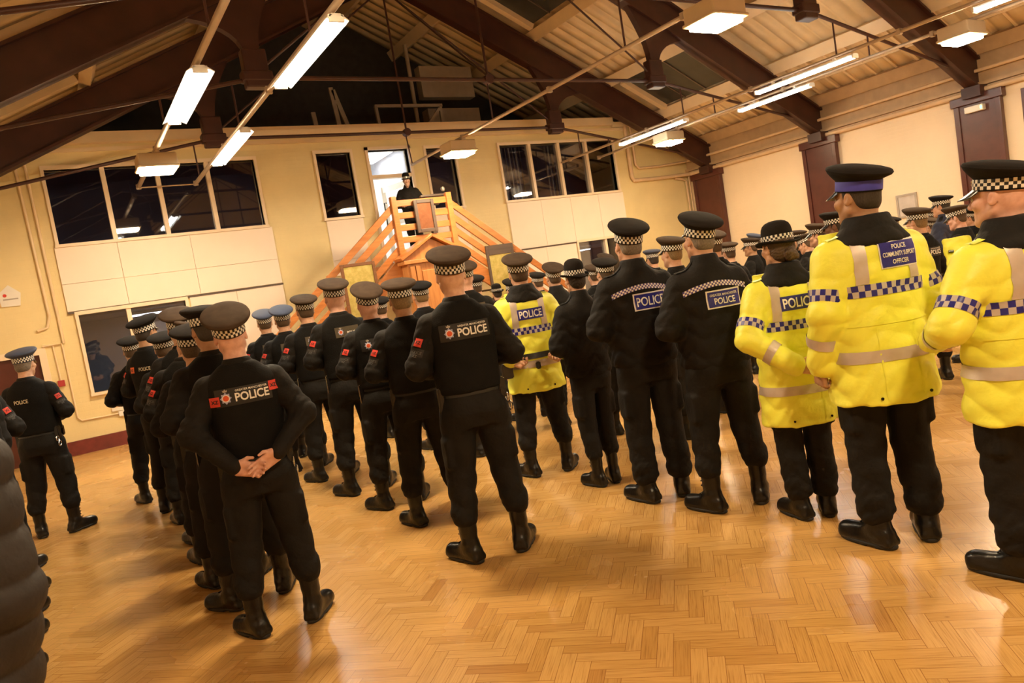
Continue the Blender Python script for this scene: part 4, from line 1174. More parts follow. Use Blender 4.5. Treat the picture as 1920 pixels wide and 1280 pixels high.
# moulded head beam on top of the wall
m = MB(); m.box((0.10, YB-0.12, 5.02), (12.35, YB+0.3, 5.20)); m.box((-0.1, YB-0.05, 4.90), (12.75, YB, 4.96)); m.box((-1.9, YB-0.08, 4.96), (0.10, YB+0.3, 5.10)); m.box((12.35, YB-0.06, 4.98), (14.8, YB+0.3, 5.10))
struct(m.build('trim_8', MAT['cream_paint']))
# plinth
m = MB(); m.box((-0.15, YB-0.05, 0.0), (XR, YB, 0.23)); m.box((XL, YB-0.05, 0.0), (-1.25, YB, 0.23)); struct(m.build('baseboard_back', MAT['plinth_maroon']))

def glass_mat():
    m, t, bs = nt('window_glass')
    out = [n for n in t.nodes if n.type == 'OUTPUT_MATERIAL'][0]
    tr = N(t, 'ShaderNodeBsdfTransparent'); tr.inputs[0].default_value = (0.72, 0.74, 0.80, 1)
    gl = N(t, 'ShaderNodeBsdfGlossy', Roughness=0.02); gl.inputs[0].default_value = (1, 1, 1, 1)
    fr = N(t, 'ShaderNodeFresnel', IOR=1.55); mp = N(t, 'ShaderNodeMath', operation='MULTIPLY'); mp.inputs[1].default_value = 1.7
    t.links.new(fr.outputs[0], mp.inputs[0])
    mx = N(t, 'ShaderNodeMixShader'); t.links.new(mp.outputs[0], mx.inputs[0]); t.links.new(tr.outputs[0], mx.inputs[1]); t.links.new(gl.outputs[0], mx.inputs[2])
    t.links.new(mx.outputs[0], out.inputs[0])
glass_mat()
WN = [0]
def window(x0, x1, z0, z1, nx, fw=0.055, mat='frame_cream', panes=True, mullions=None):
    WN[0] += 1
    root = empty(f'window_{WN[0]}', ((x0+x1)/2, YB, z0)); root['kind'] = 'structure'
    o = Vector(root.location)
    f = MB(o)
    f.box((x0-0.05, YB-0.05, z1), (x1+0.05, YB+0.12, z1+0.06)); f.box((x0-0.06, YB-0.07, z0-0.05), (x1+0.06, YB+0.12, z0))
    f.box((x0-0.05, YB-0.05, z0), (x0, YB+0.12, z1)); f.box((x1, YB-0.05, z0), (x1+0.05, YB+0.12, z1))
    xs = [x0 + (x1-x0)*i/nx for i in range(1, nx)] if mullions is None else mullions
    for x in xs: f.box((x-fw/2-0.008, YB-0.02, z0), (x+fw/2+0.008, YB+0.10, z1))
    ob = f.build('window_frame', MAT[mat], None); ob.parent = root; ob.location = (0, 0, 0); ob['kind'] = 'structure'
    ed = [x0, *xs, x1]
    for i in range(len(ed)-1):
        a = ed[i] + (fw/2+0.008 if i else 0); b = ed[i+1] - (fw/2+0.008 if i < len(ed)-2 else 0)
        p = MB(o); p.box((a, YB+0.055, z0), (b, YB+0.061, z1)); po = p.build('window_pane', MAT['window_glass']); po.parent = root; po.location = (0,0,0); po['kind'] = 'structure'
    return root
window(0.32, 3.64, 3.42, 4.63, 4)
window(4.82, 5.52, 3.43, 4.68, 1)
window(7.19, 7.86, 3.42, 4.68, 1)
window(9.01, 12.29, 3.44, 4.67, 4)
window(0.38, 2.02, 0.95, 2.25, 2, mullions=[1.12])
window(10.79, 12.35, 1.0, 2.30, 2, mullions=[11.65])
# lit doorway on the landing: frame with a transom, an open inner door beyond
d = empty('door_1', (6.34, YB, 2.35)); d['kind'] = 'structure'
f = MB((6.34, YB, 2.35))
f.box((5.84, YB-0.05, 2.35), (5.90, YB+0.15, 4.76)); f.box((6.78, YB-0.05, 2.35), (6.84, YB+0.15, 4.76)); f.box((5.84, YB-0.05, 4.70), (6.84, YB+0.15, 4.76)); f.box((5.90, YB-0.03, 4.13), (6.78, YB+0.12, 4.20))
o = f.build('door_frame', MAT['frame_cream']); o.parent = d; o.location = (0,0,0); o['kind'] = 'structure'
f = MB((6.34, YB, 2.35)); f.box((5.90, YB+0.05, 4.20), (6.78, YB+0.056, 4.70)); o = f.build('window_pane', MAT['window_glass']); o.parent = d; o.location = (0,0,0); o['kind'] = 'structure'
f = MB((6.34, YB, 2.35))
a0 = Vector((6.76, YB+0.16, 0)); a1 = Vector((6.50, YB+0.95, 0))
for z0, z1 in ((2.37, 2.60), (3.25, 3.36), (3.98, 4.10)): f.bar(Vector((a0.x,a0.y,(z0+z1)/2)), Vector((a1.x,a1.y,(z0+z1)/2)), 0.045, z1-z0)
for q in (a0, a1): f.box((q.x-0.05, q.y-0.03, 2.37), (q.x+0.05, q.y+0.03, 4.10))
o = f.build('door_leaf', MAT['fitting_white']); o.parent = d; o.location = (0,0,0); o['kind'] = 'structure'
f = MB((6.34, YB, 2.35)); f.tube([(6.50,YB+0.88,3.15),(6.44,YB+0.86,3.15),(6.44,YB+0.84,3.75),(6.50,YB+0.86,3.75)], 0.014, 8); o = f.build('door_handle', MAT['black_plastic'], None, True); o.parent = d; o.location = (0,0,0)
# brown door at the far left of the back wall
d = empty('door_2', (-0.71, YB, 0.0)); d['kind'] = 'structure'
f = MB((-0.71, YB, 0)); f.box((-1.15, YB+0.03, 0.0), (-0.27, YB+0.08, 1.71)); o = f.build('door_leaf', MAT['maroon_paint'], None, bevel=0.004); o.parent = d; o.location = (0,0,0)
f = MB((-0.71, YB, 0)); f.box((-1.25, YB-0.04, 0), (-1.15, YB+0.1, 1.81)); f.box((-0.27, YB-0.04, 0), (-0.17, YB+0.1, 1.81)); f.box((-1.15, YB-0.04, 1.71), (-0.27, YB+0.1, 1.81)); o = f.build('door_frame', MAT['frame_cream']); o.parent = d; o.location = (0,0,0)
f = MB((-0.71, YB, 0)); f.tube([(-1.05,YB-0.02,0.95),(-1.05,YB+0.04,0.95)], 0.03, 12); o = f.build('door_handle', MAT['silver']); o.parent = d; o.location = (0,0,0)

# -- rooms behind the back wall
def room(name, x0, x1, y0, y1, z0, z1, mat, t=0.08):
    m = MB()
    m.box((x0, y1, z0), (x1, y1+t, z1)); m.box((x0-t, y0, z0), (x0, y1+t, z1)); m.box((x1, y0, z0), (x1+t, y1+t, z1)); m.box((x0-t, y0, z0-t), (x1+t, y1+t, z0)); m.box((x0-t, y0, z1), (x1+t, y1+t, z1+t))
    return struct(m.build(name, mat))
room('wall_office_left', XL+0.1, 5.62, YB+0.21, 16.6, 2.40, 4.90, MAT['dark_room'])
room('wall_office_centre', 5.78, 6.96, YB+0.21, 16.6, 2.33, 4.90, MAT['white_room'])
room('wall_office_right', 7.12, XR-0.1, YB+0.21, 16.6, 2.40, 4.90, MAT['dark_room'])
room('wall_store_left', -0.1, 5.0, YB+0.21, 16.6, 0.10, 2.22, MAT['grey_room'])
room('wall_store_right', 8.0, XR-0.1, YB+0.21, 16.6, 0.10, 2.22, MAT['grey_room'])
# contents of the lower-left room: a pale inner door and a red chair-back cabinet
d = empty('door_3', (1.95, 16.55, 0.1)); d['kind'] = 'structure'
for nm, mt, bx in (('door_leaf','fitting_white',((1.55,16.5,0.12),(2.35,16.58,2.02))),('door_frame','frame_cream',((1.45,16.52,0.12),(1.55,16.6,2.12))),('door_frame','frame_cream',((2.35,16.52,0.12),(2.45,16.6,2.12)))):
    f = MB((1.95,16.55,0.1)); f.box(*bx); o = f.build(nm, MAT[mt]); o.parent = d; o.location = (0,0,0)
def light_panel(name, x0, y0, x1, y1, z, mat, label):
    r = empty(name, ((x0+x1)/2, (y0+y1)/2, z), 0, label, 'light')
    f = MB(r.location); f.box((x0, y0, z), (x1, y1, z+0.05)); o = f.build('light_tray', MAT['fitting_white']); o.parent = r; o.location = (0,0,0)
    f = MB(r.location); f.box((x0+0.03, y0+0.03, z-0.015), (x1-0.03, y1-0.03, z)); o = f.build('light_diffuser', mat); o.parent = r; o.location = (0,0,0)
emis('office_light', (1.0, 0.97, 0.93), 5.0); emis('store_light', (0.95, 1.0, 0.97), 5.0); emis('store_light_dim', (0.95, 0.97, 1.0), 3.0)
light_panel('ceiling_light', 5.9, 14.7, 6.85, 16.0, 4.84, MAT['office_light'], 'bright ceiling light in the office behind the lit doorway')
light_panel('ceiling_light', 1.2, 15.0, 2.2, 15.6, 2.16, MAT['store_light_dim'], 'dim ceiling light in the room behind the lower left window')
light_panel('ceiling_light', 11.0, 15.0, 12.0, 15.6, 2.16, MAT['store_light'], 'ceiling light in the room behind the lower right window')
f = MB((11.55,16.55,1.5)); f.box((11.15,16.5,1.35),(11.95,16.58,1.85)); f.build('wall_screen', emis('screen_glow', (0.6, 1.0, 0.95), 2.2), label='glowing pale screen in the room behind the lower right window', cat='screen')
f = MB((11.0,16.4,1.95)); f.box((10.9,16.3,1.72),(11.2,16.58,2.16)); f.build('wall_cupboard', MAT['dark_loft'], bevel=0.01, label='small dark cupboard on the wall behind the lower right window', cat='cupboard')
# vertical blinds behind two panes of the upper right window
for i in range(15):
    x = 9.12 + i*0.066 + (0.62 if i > 9 else 0) + (0.05*math.sin(i*2.1))
    f = MB((x, YB+0.24, 3.46)); f.box((x-0.006, YB+0.235, 3.46), (x+0.006, YB+0.275, 4.66))
    tag(f.build('blind_slat', MAT['fitting_white'] if i % 4 == 0 else MAT['grey_metal']), 'narrow vertical blind slat behind the upper right window', 'blind', 'vertical blinds in the upper right window')

# -- side and front walls
def wall(name, lo, hi, mat): m = MB(); m.box(lo, hi); return struct(m.build(name, mat))
wall('wall_right', (XR, YF, 0), (XR+0.2, YB, 4.44), MAT['cream_wall'])
wall('wall_left', (XL-0.2, YF, 0), (XL, YB, 4.44), MAT['cream_wall'])
gp = [(XL-0.2, 0), (XR+0.2, 0), (XR+0.2, 4.3), (XC, 8.75), (XL-0.2, 4.3)]
m = MB(); m.prism([(x, z) for x, z in gp], YF-0.2, YF, 'y'); struct(m.build('wall_front', MAT['cream_wall']))
gp = [(XL-0.2, 5.0), (XR+0.2, 5.0), (XR+0.2, 4.3), (XC, 8.75), (XL-0.2, 4.3)]
m = MB(); m.prism([(XL-0.2,4.98),(XC,8.9),(XR+0.2,4.98)], YG, YG+0.15, 'y'); struct(m.build('wall_gable', MAT['dark_loft']))
m = MB(); m.box((XL, YB+0.25, 5.00), (XR, YG, 5.08)); struct(m.build('floor_loft', MAT['dark_loft']))
m = MB(); m.box((XR-0.06, YF, 0), (XR, YB-0.05, 0.2)); struct(m.build('baseboard_right', MAT['plinth_maroon']))
m = MB(); m.box((XL, YF, 0), (XL+0.05, YB-0.05, 0.2)); struct(m.build('baseboard_left', MAT['plinth_maroon']))
m = MB(); m.box((XR-0.12, YF, 3.74), (XR, YB, 3.80)); m.box((XR-0.05, YF, 3.80), (XR, YB, 4.40)); struct(m.build('trim_9', MAT['plate_board']))
# maroon column casings on the right wall, one under each truss
CAS = [(12.88,13.78,'maroon boxed column casing with a round knob nearest the back wall'),(9.65,10.47,'scuffed maroon boxed column casing in the middle of the right wall'),(6.41,7.20,'maroon boxed column casing under the emergency light on the right wall'),(3.15,3.95,'maroon boxed column casing nearest the camera on the right wall')]
for i, (y0, y1, lab) in enumerate(CAS):
    r = empty('column_casing', (XR, (y0+y1)/2, 0), 0, lab, 'column', 'maroon column casings')
    f = MB(r.location); f.box((XR-0.11, y0+0.03, 0), (XR, y1-0.03, 3.50)); o = f.build('casing_panel', MAT['maroon_paint'], None, bevel=0.006); o.parent = r; o.location = (0,0,0)
    f = MB(r.location); f.box((XR-0.17, y0-0.05, 3.46), (XR, y1+0.04, 3.62)); o = f.build('casing_head', MAT['maroon_paint'], None, bevel=0.012); o.parent = r; o.location = (0,0,0)
    for yy in (y0, y1-0.09):
        f = MB(r.location); f.box((XR-0.14, yy, 0), (XR-0.02, yy+0.09, 3.46)); o = f.build('casing_edge', MAT['maroon_paint'], None, bevel=0.006); o.parent = r; o.location = (0,0,0)
    if i == 0:
        f = MB(r.location); f.lathe([(0.001,-0.03),(0.04,-0.02),(0.045,0),(0.03,0.02),(0.02,0.05)], (0,0,0), 16)
        me_v = f.V; f.V = [(XR-0.13+z*-0.6 - XR, 13.62+x - r.location.y, 2.66+y) for x, y, z in me_v]
        o = f.build('casing_knob', MAT['fitting_white'], None, True); o.parent = r; o.location = (0,0,0)
r = empty('emergency_light', (XR-0.15, 6.86, 3.47), 0, 'white emergency light box with a green lamp above the casing', 'light')
f = MB(r.location); f.box((XR-0.22, 6.66, 3.30), (XR-0.11, 6.98, 3.41)); o = f.build('light_box', MAT['plastic_white'], None, bevel=0.01); o.parent = r; o.location = (0,0,0)
f = MB(r.location); f.box((XR-0.227, 6.68, 3.33), (XR-0.22, 6.705, 3.38)); o = f.build('green_lamp', emis('green_led', (0.1, 1.0, 0.35), 3.0)); o.parent = r; o.location = (0,0,0)
d = empty('door_4', (XR, 5.55, 0)); d['kind'] = 'structure'
f = MB((XR,5.55,0)); f.box((XR-0.05, 5.0, 0), (XR, 6.12, 3.5)); o = f.build('door_leaf', MAT['maroon_paint'], None, bevel=0.006); o.parent = d; o.location = (0,0,0)
r = empty('picture_frame', (XR, 8.33, 1.6), 0, 'small grey framed certificate on the cream right wall', 'picture')
f = MB(r.location)
for bx in (((XR-0.03,8.12,1.62),(XR,8.16,2.09)),((XR-0.03,8.50,1.62),(XR,8.54,2.09)),((XR-0.03,8.16,1.62),(XR,8.50,1.66)),((XR-0.03,8.16,2.05),(XR,8.50,2.09))): f.box(*bx)
o = f.build('frame', MAT['grey_metal']); o.parent = r; o.location = (0,0,0)
f = MB(r.location); f.box((XR-0.015,8.16,1.66),(XR,8.50,2.05)); o = f.build('certificate', plain('certificate_paper', (0.55,0.5,0.46), 0.5)); o.parent = r; o.location = (0,0,0)

# -- pipes
def pipe(name, pts, rad, mat, label, cat='pipe', group=None):
    m = MB(pts[0]); m.tube(pts, rad, 10); o = m.build(name, MAT[mat], None, True); return tag(o, label, cat, group)
pipe('heating_pipe', [(XR-0.10,YF+0.05,3.66),(XR-0.10,13.3,3.66),(XR-0.18,13.80,3.66),(13.6,YB-0.08,3.64),(12.78,YB-0.08,3.64),(12.73,YB-0.08,3.72),(12.73,YB-0.08,4.98)], 0.048, 'pipe_paint', 'thick cream heating pipe along the top of the right wall')
pipe('heating_pipe', [(XR-0.16,YF+0.05,4.00),(XR-0.16,13.3,4.00),(XR-0.24,13.78,3.99),(13.7,YB-0.09,3.94),(13.0,YB-0.09,3.93),(12.90,YB-0.09,4.02),(12.90,YB-0.09,4.96)], 0.032, 'pipe_paint', 'thin upper heating pipe running above the thick wall pipe')
pipe('drop_pipe', [(14.2,YB-0.06,3.60),(14.45,YB-0.085,3.56),(14.58,YB-0.085,3.50),(14.60,YB-0.085,0.005)], 0.03, 'pipe_paint', 'vertical drop pipe in the back right corner')
pipe('drop_pipe', [(14.70,YB-0.08,3.62),(14.70,YB-0.08,0.005)], 0.022, 'pipe_paint', 'slimmer vertical pipe tight in the back right corner')
pipe('conduit', [(-0.06,YB-0.03,4.88),(-0.02,YB-0.03,2.30),(-0.08,YB-0.03,2.12),(-0.22,YB-0.03,2.09)], 0.022, 'cream_paint', 'cream conduit dropping left of the upper windows and bending left')
pipe('conduit', [(0.08,YB-0.03,4.88),(0.10,YB-0.03,1.84),(-0.20,YB-0.03,1.83)], 0.022, 'cream_paint', 'cream conduit with a square bend above the red call point')
pipe('conduit', [(-0.06,YB-0.02,1.83),(-0.05,YB-0.02,1.25)], 0.012, 'cream_paint', 'thin cream conduit ending at the red call point')
pipe('conduit', [(0.07,YB-0.02,1.83),(0.07,YB-0.02,0.60),(0.12,YB-0.02,0.54),(0.70,YB-0.02,0.53)], 0.014, 'cream_paint', 'thin cream conduit running down and right to the wall socket')
f = MB((-0.05,YB,1.2)); f.box((-0.10,YB-0.06,1.15),(0.0,YB,1.25)); f.build('call_point', MAT['call_red'], bevel=0.006, label='red fire alarm call point on the yellow back wall', cat='alarm')
f = MB((0.74,YB,0.52)); f.box((0.66,YB-0.05,0.48),(0.82,YB,0.57)); f.build('wall_socket', MAT['plastic_white'], bevel=0.006, label='white double wall socket under the lower left window', cat='socket')
r = empty('wall_vent', (0.68,YB,0.7), 0, 'cream wall vent panel below the lower left window', 'vent')
f = MB(r.location); f.box((0.57,YB-0.03,0.58),(0.90,YB,0.86)); o = f.build('vent_plate', MAT['pink_board'], None, bevel=0.006); o.parent = r; o.location = (0,0,0)
f = MB(r.location)
for z in (0.64,0.69,0.74,0.79): f.box((0.61,YB-0.036,z),(0.86,YB-0.028,z+0.02))
o = f.build('vent_slats', MAT['pipe_paint']); o.parent = r; o.location = (0,0,0)
# five-sided plaque with a red dot
r = empty('wall_plaque', (-0.48,YB,2.55), 0, 'white house-shaped plaque with a red dot high on the back wall', 'sign')
f = MB(r.location); f.prism([(-0.62,2.54),(-0.37,2.53),(-0.335,2.73),(-0.48,2.87),(-0.635,2.74)], YB-0.03, YB, 'y'); o = f.build('plaque_board', MAT['plastic_white']); o.parent = r; o.location = (0,0,0)
f = MB(r.location); f.tube([(-0.55,YB-0.034,2.71),(-0.55,YB-0.03,2.71)], 0.026, 16); o = f.build('red_dot', MAT['red_patch']); o.parent = r; o.location = (0,0,0)
f = MB(r.location); f.box((-0.58,YB-0.033,2.635),(-0.38,YB-0.03,2.655)); o = f.build('plaque_stripe', MAT['grey_metal']); o.parent = r; o.location = (0,0,0)

# -- roof
def ztop(x): return 8.32 - 0.488*abs(x - XC)
def zbot(x): return 6.0 - 0.487*(abs(x - XC) - 3.45)
TR = [13.2, 10.0, 6.8, 3.6, 0.4, -2.8]
TL = ['nearest the back wall', 'second from the back wall', 'third from the back wall', 'fourth from the back wall', 'overhead behind the lights', 'farthest from the back wall']
for ti, ty in enumerate(TR):
    r = empty('roof_truss', (XC, ty, 3.6), 0, f'dark maroon steel roof truss {TL[ti]}', 'truss', 'maroon roof trusses')
    O = Vector(r.location)
    def add(nm, mb, mat='steel_maroon', smooth=False, bevel=0):
        o = mb.build(nm, MAT[mat], None, smooth, bevel); o.parent = r; o.location = (0,0,0); return o
    for s in (-1, 1):
        X = lambda d: XC + s*d
        f = MB(O)
        f.prism([(X(0.0), ztop(XC)-0.02), (X(8.33), ztop(XC+8.33)-0.02), (X(8.33), zbot(XC+8.33)), (X(0.0), zbot(XC))], ty-0.045, ty+0.045, 'y')
        for (dz, zf) in ((0.045, lambda x: zbot(x)), (-0.045, lambda x: ztop(x)-0.02)):
            f.prism([(X(0.0), zf(XC)), (X(8.33), zf(XC+8.33)), (X(8.33), zf(XC+8.33)+dz), (X(0.0), zf(XC)+dz)], ty-0.11, ty+0.11, 'y')
        add('rafter', f)
        f = MB(O)   # strut with curved brackets under the rafter
        P = []
        for k in range(7):
            u = k/6; P.append((X(3.62 - 0.10 - 0.40*(1-math.cos(u*PI/2))*1.0), 5.15 + (zbot(XC+3.1)-5.15)*u))
        Q = []
        for k in range(9):
            u = k/8; Q.append((X(3.62 + 0.10 + 0.75*(1-math.cos(u*PI/2))), 5.15 + (zbot(XC+4.45)+0.05-5.15)*math.sin(u*PI/2)))
        f.prism(P[::1] + [(X(3.1), zbot(XC+3.1)+0.1), (X(4.45), zbot(XC+4.45)+0.1)] + Q[::-1], ty-0.06, ty+0.06, 'y')
        add('strut', f)
        f = MB(O); f.box((X(3.60)-0.16, ty-0.09, 4.70), (X(3.60)+0.16, ty+0.09, 5.20)); f.box((X(3.60)-0.20, ty-0.10, 4.78), (X(3.60)+0.20, ty+0.10, 4.92)); add('strut_shoe', f, bevel=0.02)
        f = MB(O); f.tube([(X(3.6), ty, 4.84), (X(8.30), ty, 3.92)], 0.028, 10); add('tie_rod', f, smooth=True)
        f = MB(O); f.tube([(X(3.6), ty, 4.90), (X(0.05), ty, 7.55)], 0.017, 8); add('diagonal_rod', f, smooth=True)
        f = MB(O); f.box((X(8.33)-0.28 if s > 0 else X(8.33), ty-0.16, 3.55), (X(8.33) if s > 0 else X(8.33)+0.28, ty+0.16, 3.74)); add('rafter_foot', f)
    f = MB(O); f.tube([(XC-3.6, ty, 4.84), (XC+3.6, ty, 4.84)], 0.030, 10); add('tie_rod', f, smooth=True)
    f = MB(O); f.tube([(XC, ty, 4.84), (XC, ty, 7.6)], 0.020, 8); add('king_rod', f, smooth=True)
    f = MB(O); f.tube([(XC, ty-0.06, 4.84), (XC, ty+0.06, 4.84)], 0.075, 12); add('rod_collar', f, smooth=True)
pipe('brace_rod', [(XC, 10.0, 4.9), (XC, 13.15, 7.55)], 0.016, 'steel_maroon', 'slanting brace rod between the two trusses nearest the back wall', 'rod')
# purlins along the hall
PUR = [0.30, 1.72, 3.36, 5.32, 6.86, 8.22]
PN = ['ridge', 'upper', 'upper middle', 'lower middle', 'lower', 'eaves']
for s in (-1, 1):
    for i, dx in enumerate(PUR):
        x = XC + s*dx; f = MB((x, YF, ztop(x)))
        f.bar((x, YF, ztop(x)+0.11), (x, YG, ztop(x)+0.11), 0.17, 0.24, (-s*0.438, 0, 0.899) if True else (0,0,1))
        tag(f.build('purlin', MAT['plate_board' if i == 5 else 'cream_paint']), f'cream {PN[i]} purlin along the {"right" if s > 0 else "left"} roof slope', 'purlin', 'cream roof purlins')
def deck_mat():
    m = plain('roof_deck', (0.70, 0.55, 0.33), 0.55, var=0.10, scale=2.5); return m
deck_mat()
for s, nm in ((-1, 'ceiling_left'), (1, 'ceiling_right')):
    V = []; F = []
    prof = []
    y = YF-0.1
    while y < YG+0.1:
        prof += [(y, 0.0), (y+0.20, 0.0), (y+0.215, 0.045), (y+0.285, 0.045)]; y += 0.30
    xs = [XC, XC + s*4.2, XC + s*8.75]
    n = len(prof)
    for top in (0, 1):
        for x in xs:
            for (yy, dz) in prof: V.append((x, yy, ztop(x) + 0.235 + dz + (0.06 if top else 0)))
    for top in (0, 1):
        for i in range(2):
            for j in range(n-1):
                a = top*3*n + i*n + j; F.append([a, a+1, a+n+1, a+n])
    struct(link(nm, mesh_np(nm, V, F), MAT['roof_deck']))
    # battens of the lowest strip
    f = MB((XC+s*7.6, 0, ztop(XC+s*7.6)))
    a = XC + s*7.75; f.bar((a, YF, ztop(a)+0.21), (a, YB, ztop(a)+0.21), 0.05, 0.05)
    yy = YF + 0.3
    while yy < YB:
        x0_, x1_ = XC+s*6.95, XC+s*8.2
        f.bar((x0_, yy, ztop(x0_)+0.215), (x1_, yy, ztop(x1_)+0.215), 0.05, 0.05); yy += 0.42
    struct(f.build('trim_10' if s < 0 else 'trim_11', MAT['cream_paint']))
# dark roof lights in the bay before the last truss
plain('night_glass', (0.045, 0.043, 0.036), 0.25, var=0.15, scale=3)
for s in (-1, 1):
    for (d0, d1, nm) in ((1.90, 3.18, 'upper'), (5.50, 6.72, 'lower')):
        xa, xb = XC + s*d0, XC + s*d1
        r = empty('roof_light', ((xa+xb)/2, 11.6, ztop((xa+xb)/2)), 0, f'dark {nm} roof light in the {"right" if s > 0 else "left"} slope near the back wall', 'roof light')
        for (ya, yb) in ((10.35, 12.85),):
            f = MB(r.location); f.bar(((xa), (ya+yb)/2, ztop(xa)+0.17), ((xb), (ya+yb)/2, ztop(xb)+0.17), yb-ya, 0.02); o = f.build('roof_light_glass', MAT['night_glass']); o.parent = r; o.location = (0,0,0)
            for yy in (ya-0.05, yb+0.05):
                f = MB(r.location); f.bar((xa, yy, ztop(xa)+0.13), (xb, yy, ztop(xb)+0.13), 0.14, 0.16)
                o = f.build('roof_light_frame', MAT['cream_paint']); o.parent = r; o.location = (0,0,0)
            for k in range(1, 4):
                f = MB(r.location); yy = ya + (yb-ya)*k/4; f.bar((xa, yy, ztop(xa)+0.155), (xb, yy, ztop(xb)+0.155), 0.035, 0.035)
                o = f.build('glazing_bar', MAT['dark_frame']); o.parent = r; o.location = (0,0,0)
# things stored in the loft above the back wall
def at(u, v, Y):
    m = SC.camera.matrix_world; d = m.to_3x3() @ Vector(((u-960)/CAM_F, -(v-640)/CAM_F, -1)); t = Y/d.y if d.y else 0
    return Vector((0,0,CAM_Z)) + d*t
def loft_board(name, x0, x1, z0, z1, y, label, mat='loft_board', t=0.05):
    f = MB(((x0+x1)/2, y, z0)); f.box((x0, y, z0), (x1, y+t, z1)); return tag(f.build(name, MAT[mat], bevel=0.008), label, 'board')
loft_board('storage_board', 7.90, 9.25, 6.05, 6.75, 15.0, 'pale board hung high in the dark loft', 'loft_board', 0.25)
loft_board('storage_board', 7.95, 9.30, 5.09, 5.80, 15.0, 'lower pale board standing on the loft floor', 'loft_board', 0.3)
pipe('loft_post', [(7.65,15.0,5.08),(7.65,15.0,7.2)], 0.045, 'loft_board', 'upright pale post beside the loft boards', 'post')
r = empty('timber_trestle', (7.4,14.6,5.08), 0, 'open timber trestle standing at the edge of the loft', 'trestle')
for pts, nm in ((((6.55,14.6,5.08),(6.52,14.6,5.75)),'frame_post'),(((8.05,14.6,5.08),(8.05,14.6,5.75)),'frame_post'),(((6.50,14.6,5.75),(8.10,14.6,5.75)),'frame_rail'),(((7.45,14.6,5.08),(8.02,14.6,5.68)),'frame_brace')):
    f = MB(r.location); f.bar(pts[0], pts[1], 0.06, 0.06, (0,1,0)); o = f.build(nm, MAT['loft_board']); o.parent = r; o.location = (0,0,0)
for a, b, lab in (((5.75,14.8,5.08),(5.68,14.8,6.2),'upright plank leaning in the dark loft left of the frame'),((6.0,14.8,5.08),(5.72,14.8,6.15),'slanting plank leaning in the dark loft left of the frame'),((5.25,14.8,5.08),(5.22,14.8,5.7),'short plank leaning at the left of the loft')):
    f = MB(a); f.bar(a, b, 0.09, 0.04, (0,1,0)); tag(f.build('loft_plank', MAT['loft_board']), lab, 'plank')

# -- lighting trunking, fluorescent battens and low-bay lamps
ZT = 4.20
def trunking(x, y0, y1, lab, rad=0.026):
    r = empty('lighting_conduit', (x, y1, ZT), 0, lab, 'conduit', 'hanging lighting conduits')
    f = MB(r.location); f.tube([(x, y0, ZT), (x, y1, ZT)], rad, 10); o = f.build('conduit_tube', MAT['trunking_grey'], None, True); o.parent = r; o.location = (0,0,0)
    for ty in TR:
        if y0 < ty <= y1 + 0.1:
            zt = 4.84 if abs(x-XC) < 3.6 else 4.84 - (abs(x-XC)-3.6)*0.1957
            f = MB(r.location); f.tube([(x, min(ty, y1-0.03), ZT), (x, ty, zt)], 0.013, 8); o = f.build('hanger_rod', MAT['steel_maroon'], None, True); o.parent = r; o.location = (0,0,0)
    yy = y0 + 1.0
    while yy < y1:
        f = MB(r.location); f.box((x-0.035, yy, ZT-0.04), (x+0.035, yy+0.05, ZT+0.04)); yy += 2.6
        o = f.build('conduit_clip', MAT['trunking_grey']); o.parent = r; o.location = (0,0,0)
trunking(1.61, -3.0, 13.72, 'lighting conduit hanging farthest left over the crowd', 0.034)
trunking(2.51, -3.0, 13.72, 'second lighting conduit from the left over the crowd', 0.034)
trunking(6.42, -3.0, 13.15, 'lighting conduit along the middle of the hall above the staircase')
trunking(10.66, -3.0, 14.0-0.05, 'upper lighting conduit of the pair on the right')
trunking(11.52, -3.0, 13.65, 'lower lighting conduit of the pair nearest the right wall')
pipe('conduit_link', [(1.61,13.70,ZT),(2.51,13.70,ZT)], 0.012, 'trunking_grey', 'thin cross link joining the two left lighting conduits', 'conduit')
emis('tube_glow', (0.97, 1.0, 0.92), 27.0)
def batten(x, y0, y1, lab, wide=0.13, twin=True, z=ZT-0.06):
    r = empty('fluorescent_light', (x, (y0+y1)/2, z), 0, lab, 'light', 'fluorescent lights on the conduits')
    f = MB(r.location)
    w = wide
    f.prism([(x-0.04, z), (x+0.04, z), (x+w, z-0.055), (x+w, z-0.062), (x+0.035, z-0.012), (x-0.035, z-0.012), (x-w, z-0.062), (x-w, z-0.055)], y0, y1, 'y'); o = f.build('light_reflector', MAT['fitting_white']); o.parent = r; o.location = (0,0,0)
    for yy in (y0+0.35, y1-0.35):
        f = MB(r.location); f.box((x-0.02, yy-0.02, z), (x+0.02, yy+0.02, ZT-0.02)); o = f.build('light_bracket', MAT['fitting_white']); o.parent = r; o.location = (0,0,0)
    for q in ((-0.045, 0.045) if twin else (0.0,)):
        f = MB(r.location); f.tube([(x+q, y0+0.03, z-0.045), (x+q, y1-0.03, z-0.045)], 0.0175, 10); o = f.build('light_tube', MAT['tube_glow'], None, True); o.parent = r; o.location = (0,0,0)
    for yy in (y0, y1-0.03):
        f = MB(r.location); f.box((x-0.07, yy, z-0.07), (x+0.07, yy+0.03, z-0.005)); o = f.build('end_cap', MAT['fitting_white'], None, bevel=0.005); o.parent = r; o.location = (0,0,0)
batten(1.61, 7.45, 9.32, 'widest glowing fluorescent light on the far left conduit')
batten(2.51, 6.10, 7.98, 'long fluorescent light at the top on the second left conduit', 0.11)
batten(2.51, 9.75, 11.72, 'smaller fluorescent light lower down the second left conduit', 0.11)
batten(10.66, 6.50, 8.32, 'long fluorescent light on the right pair of conduits, upper one', 0.06, True)
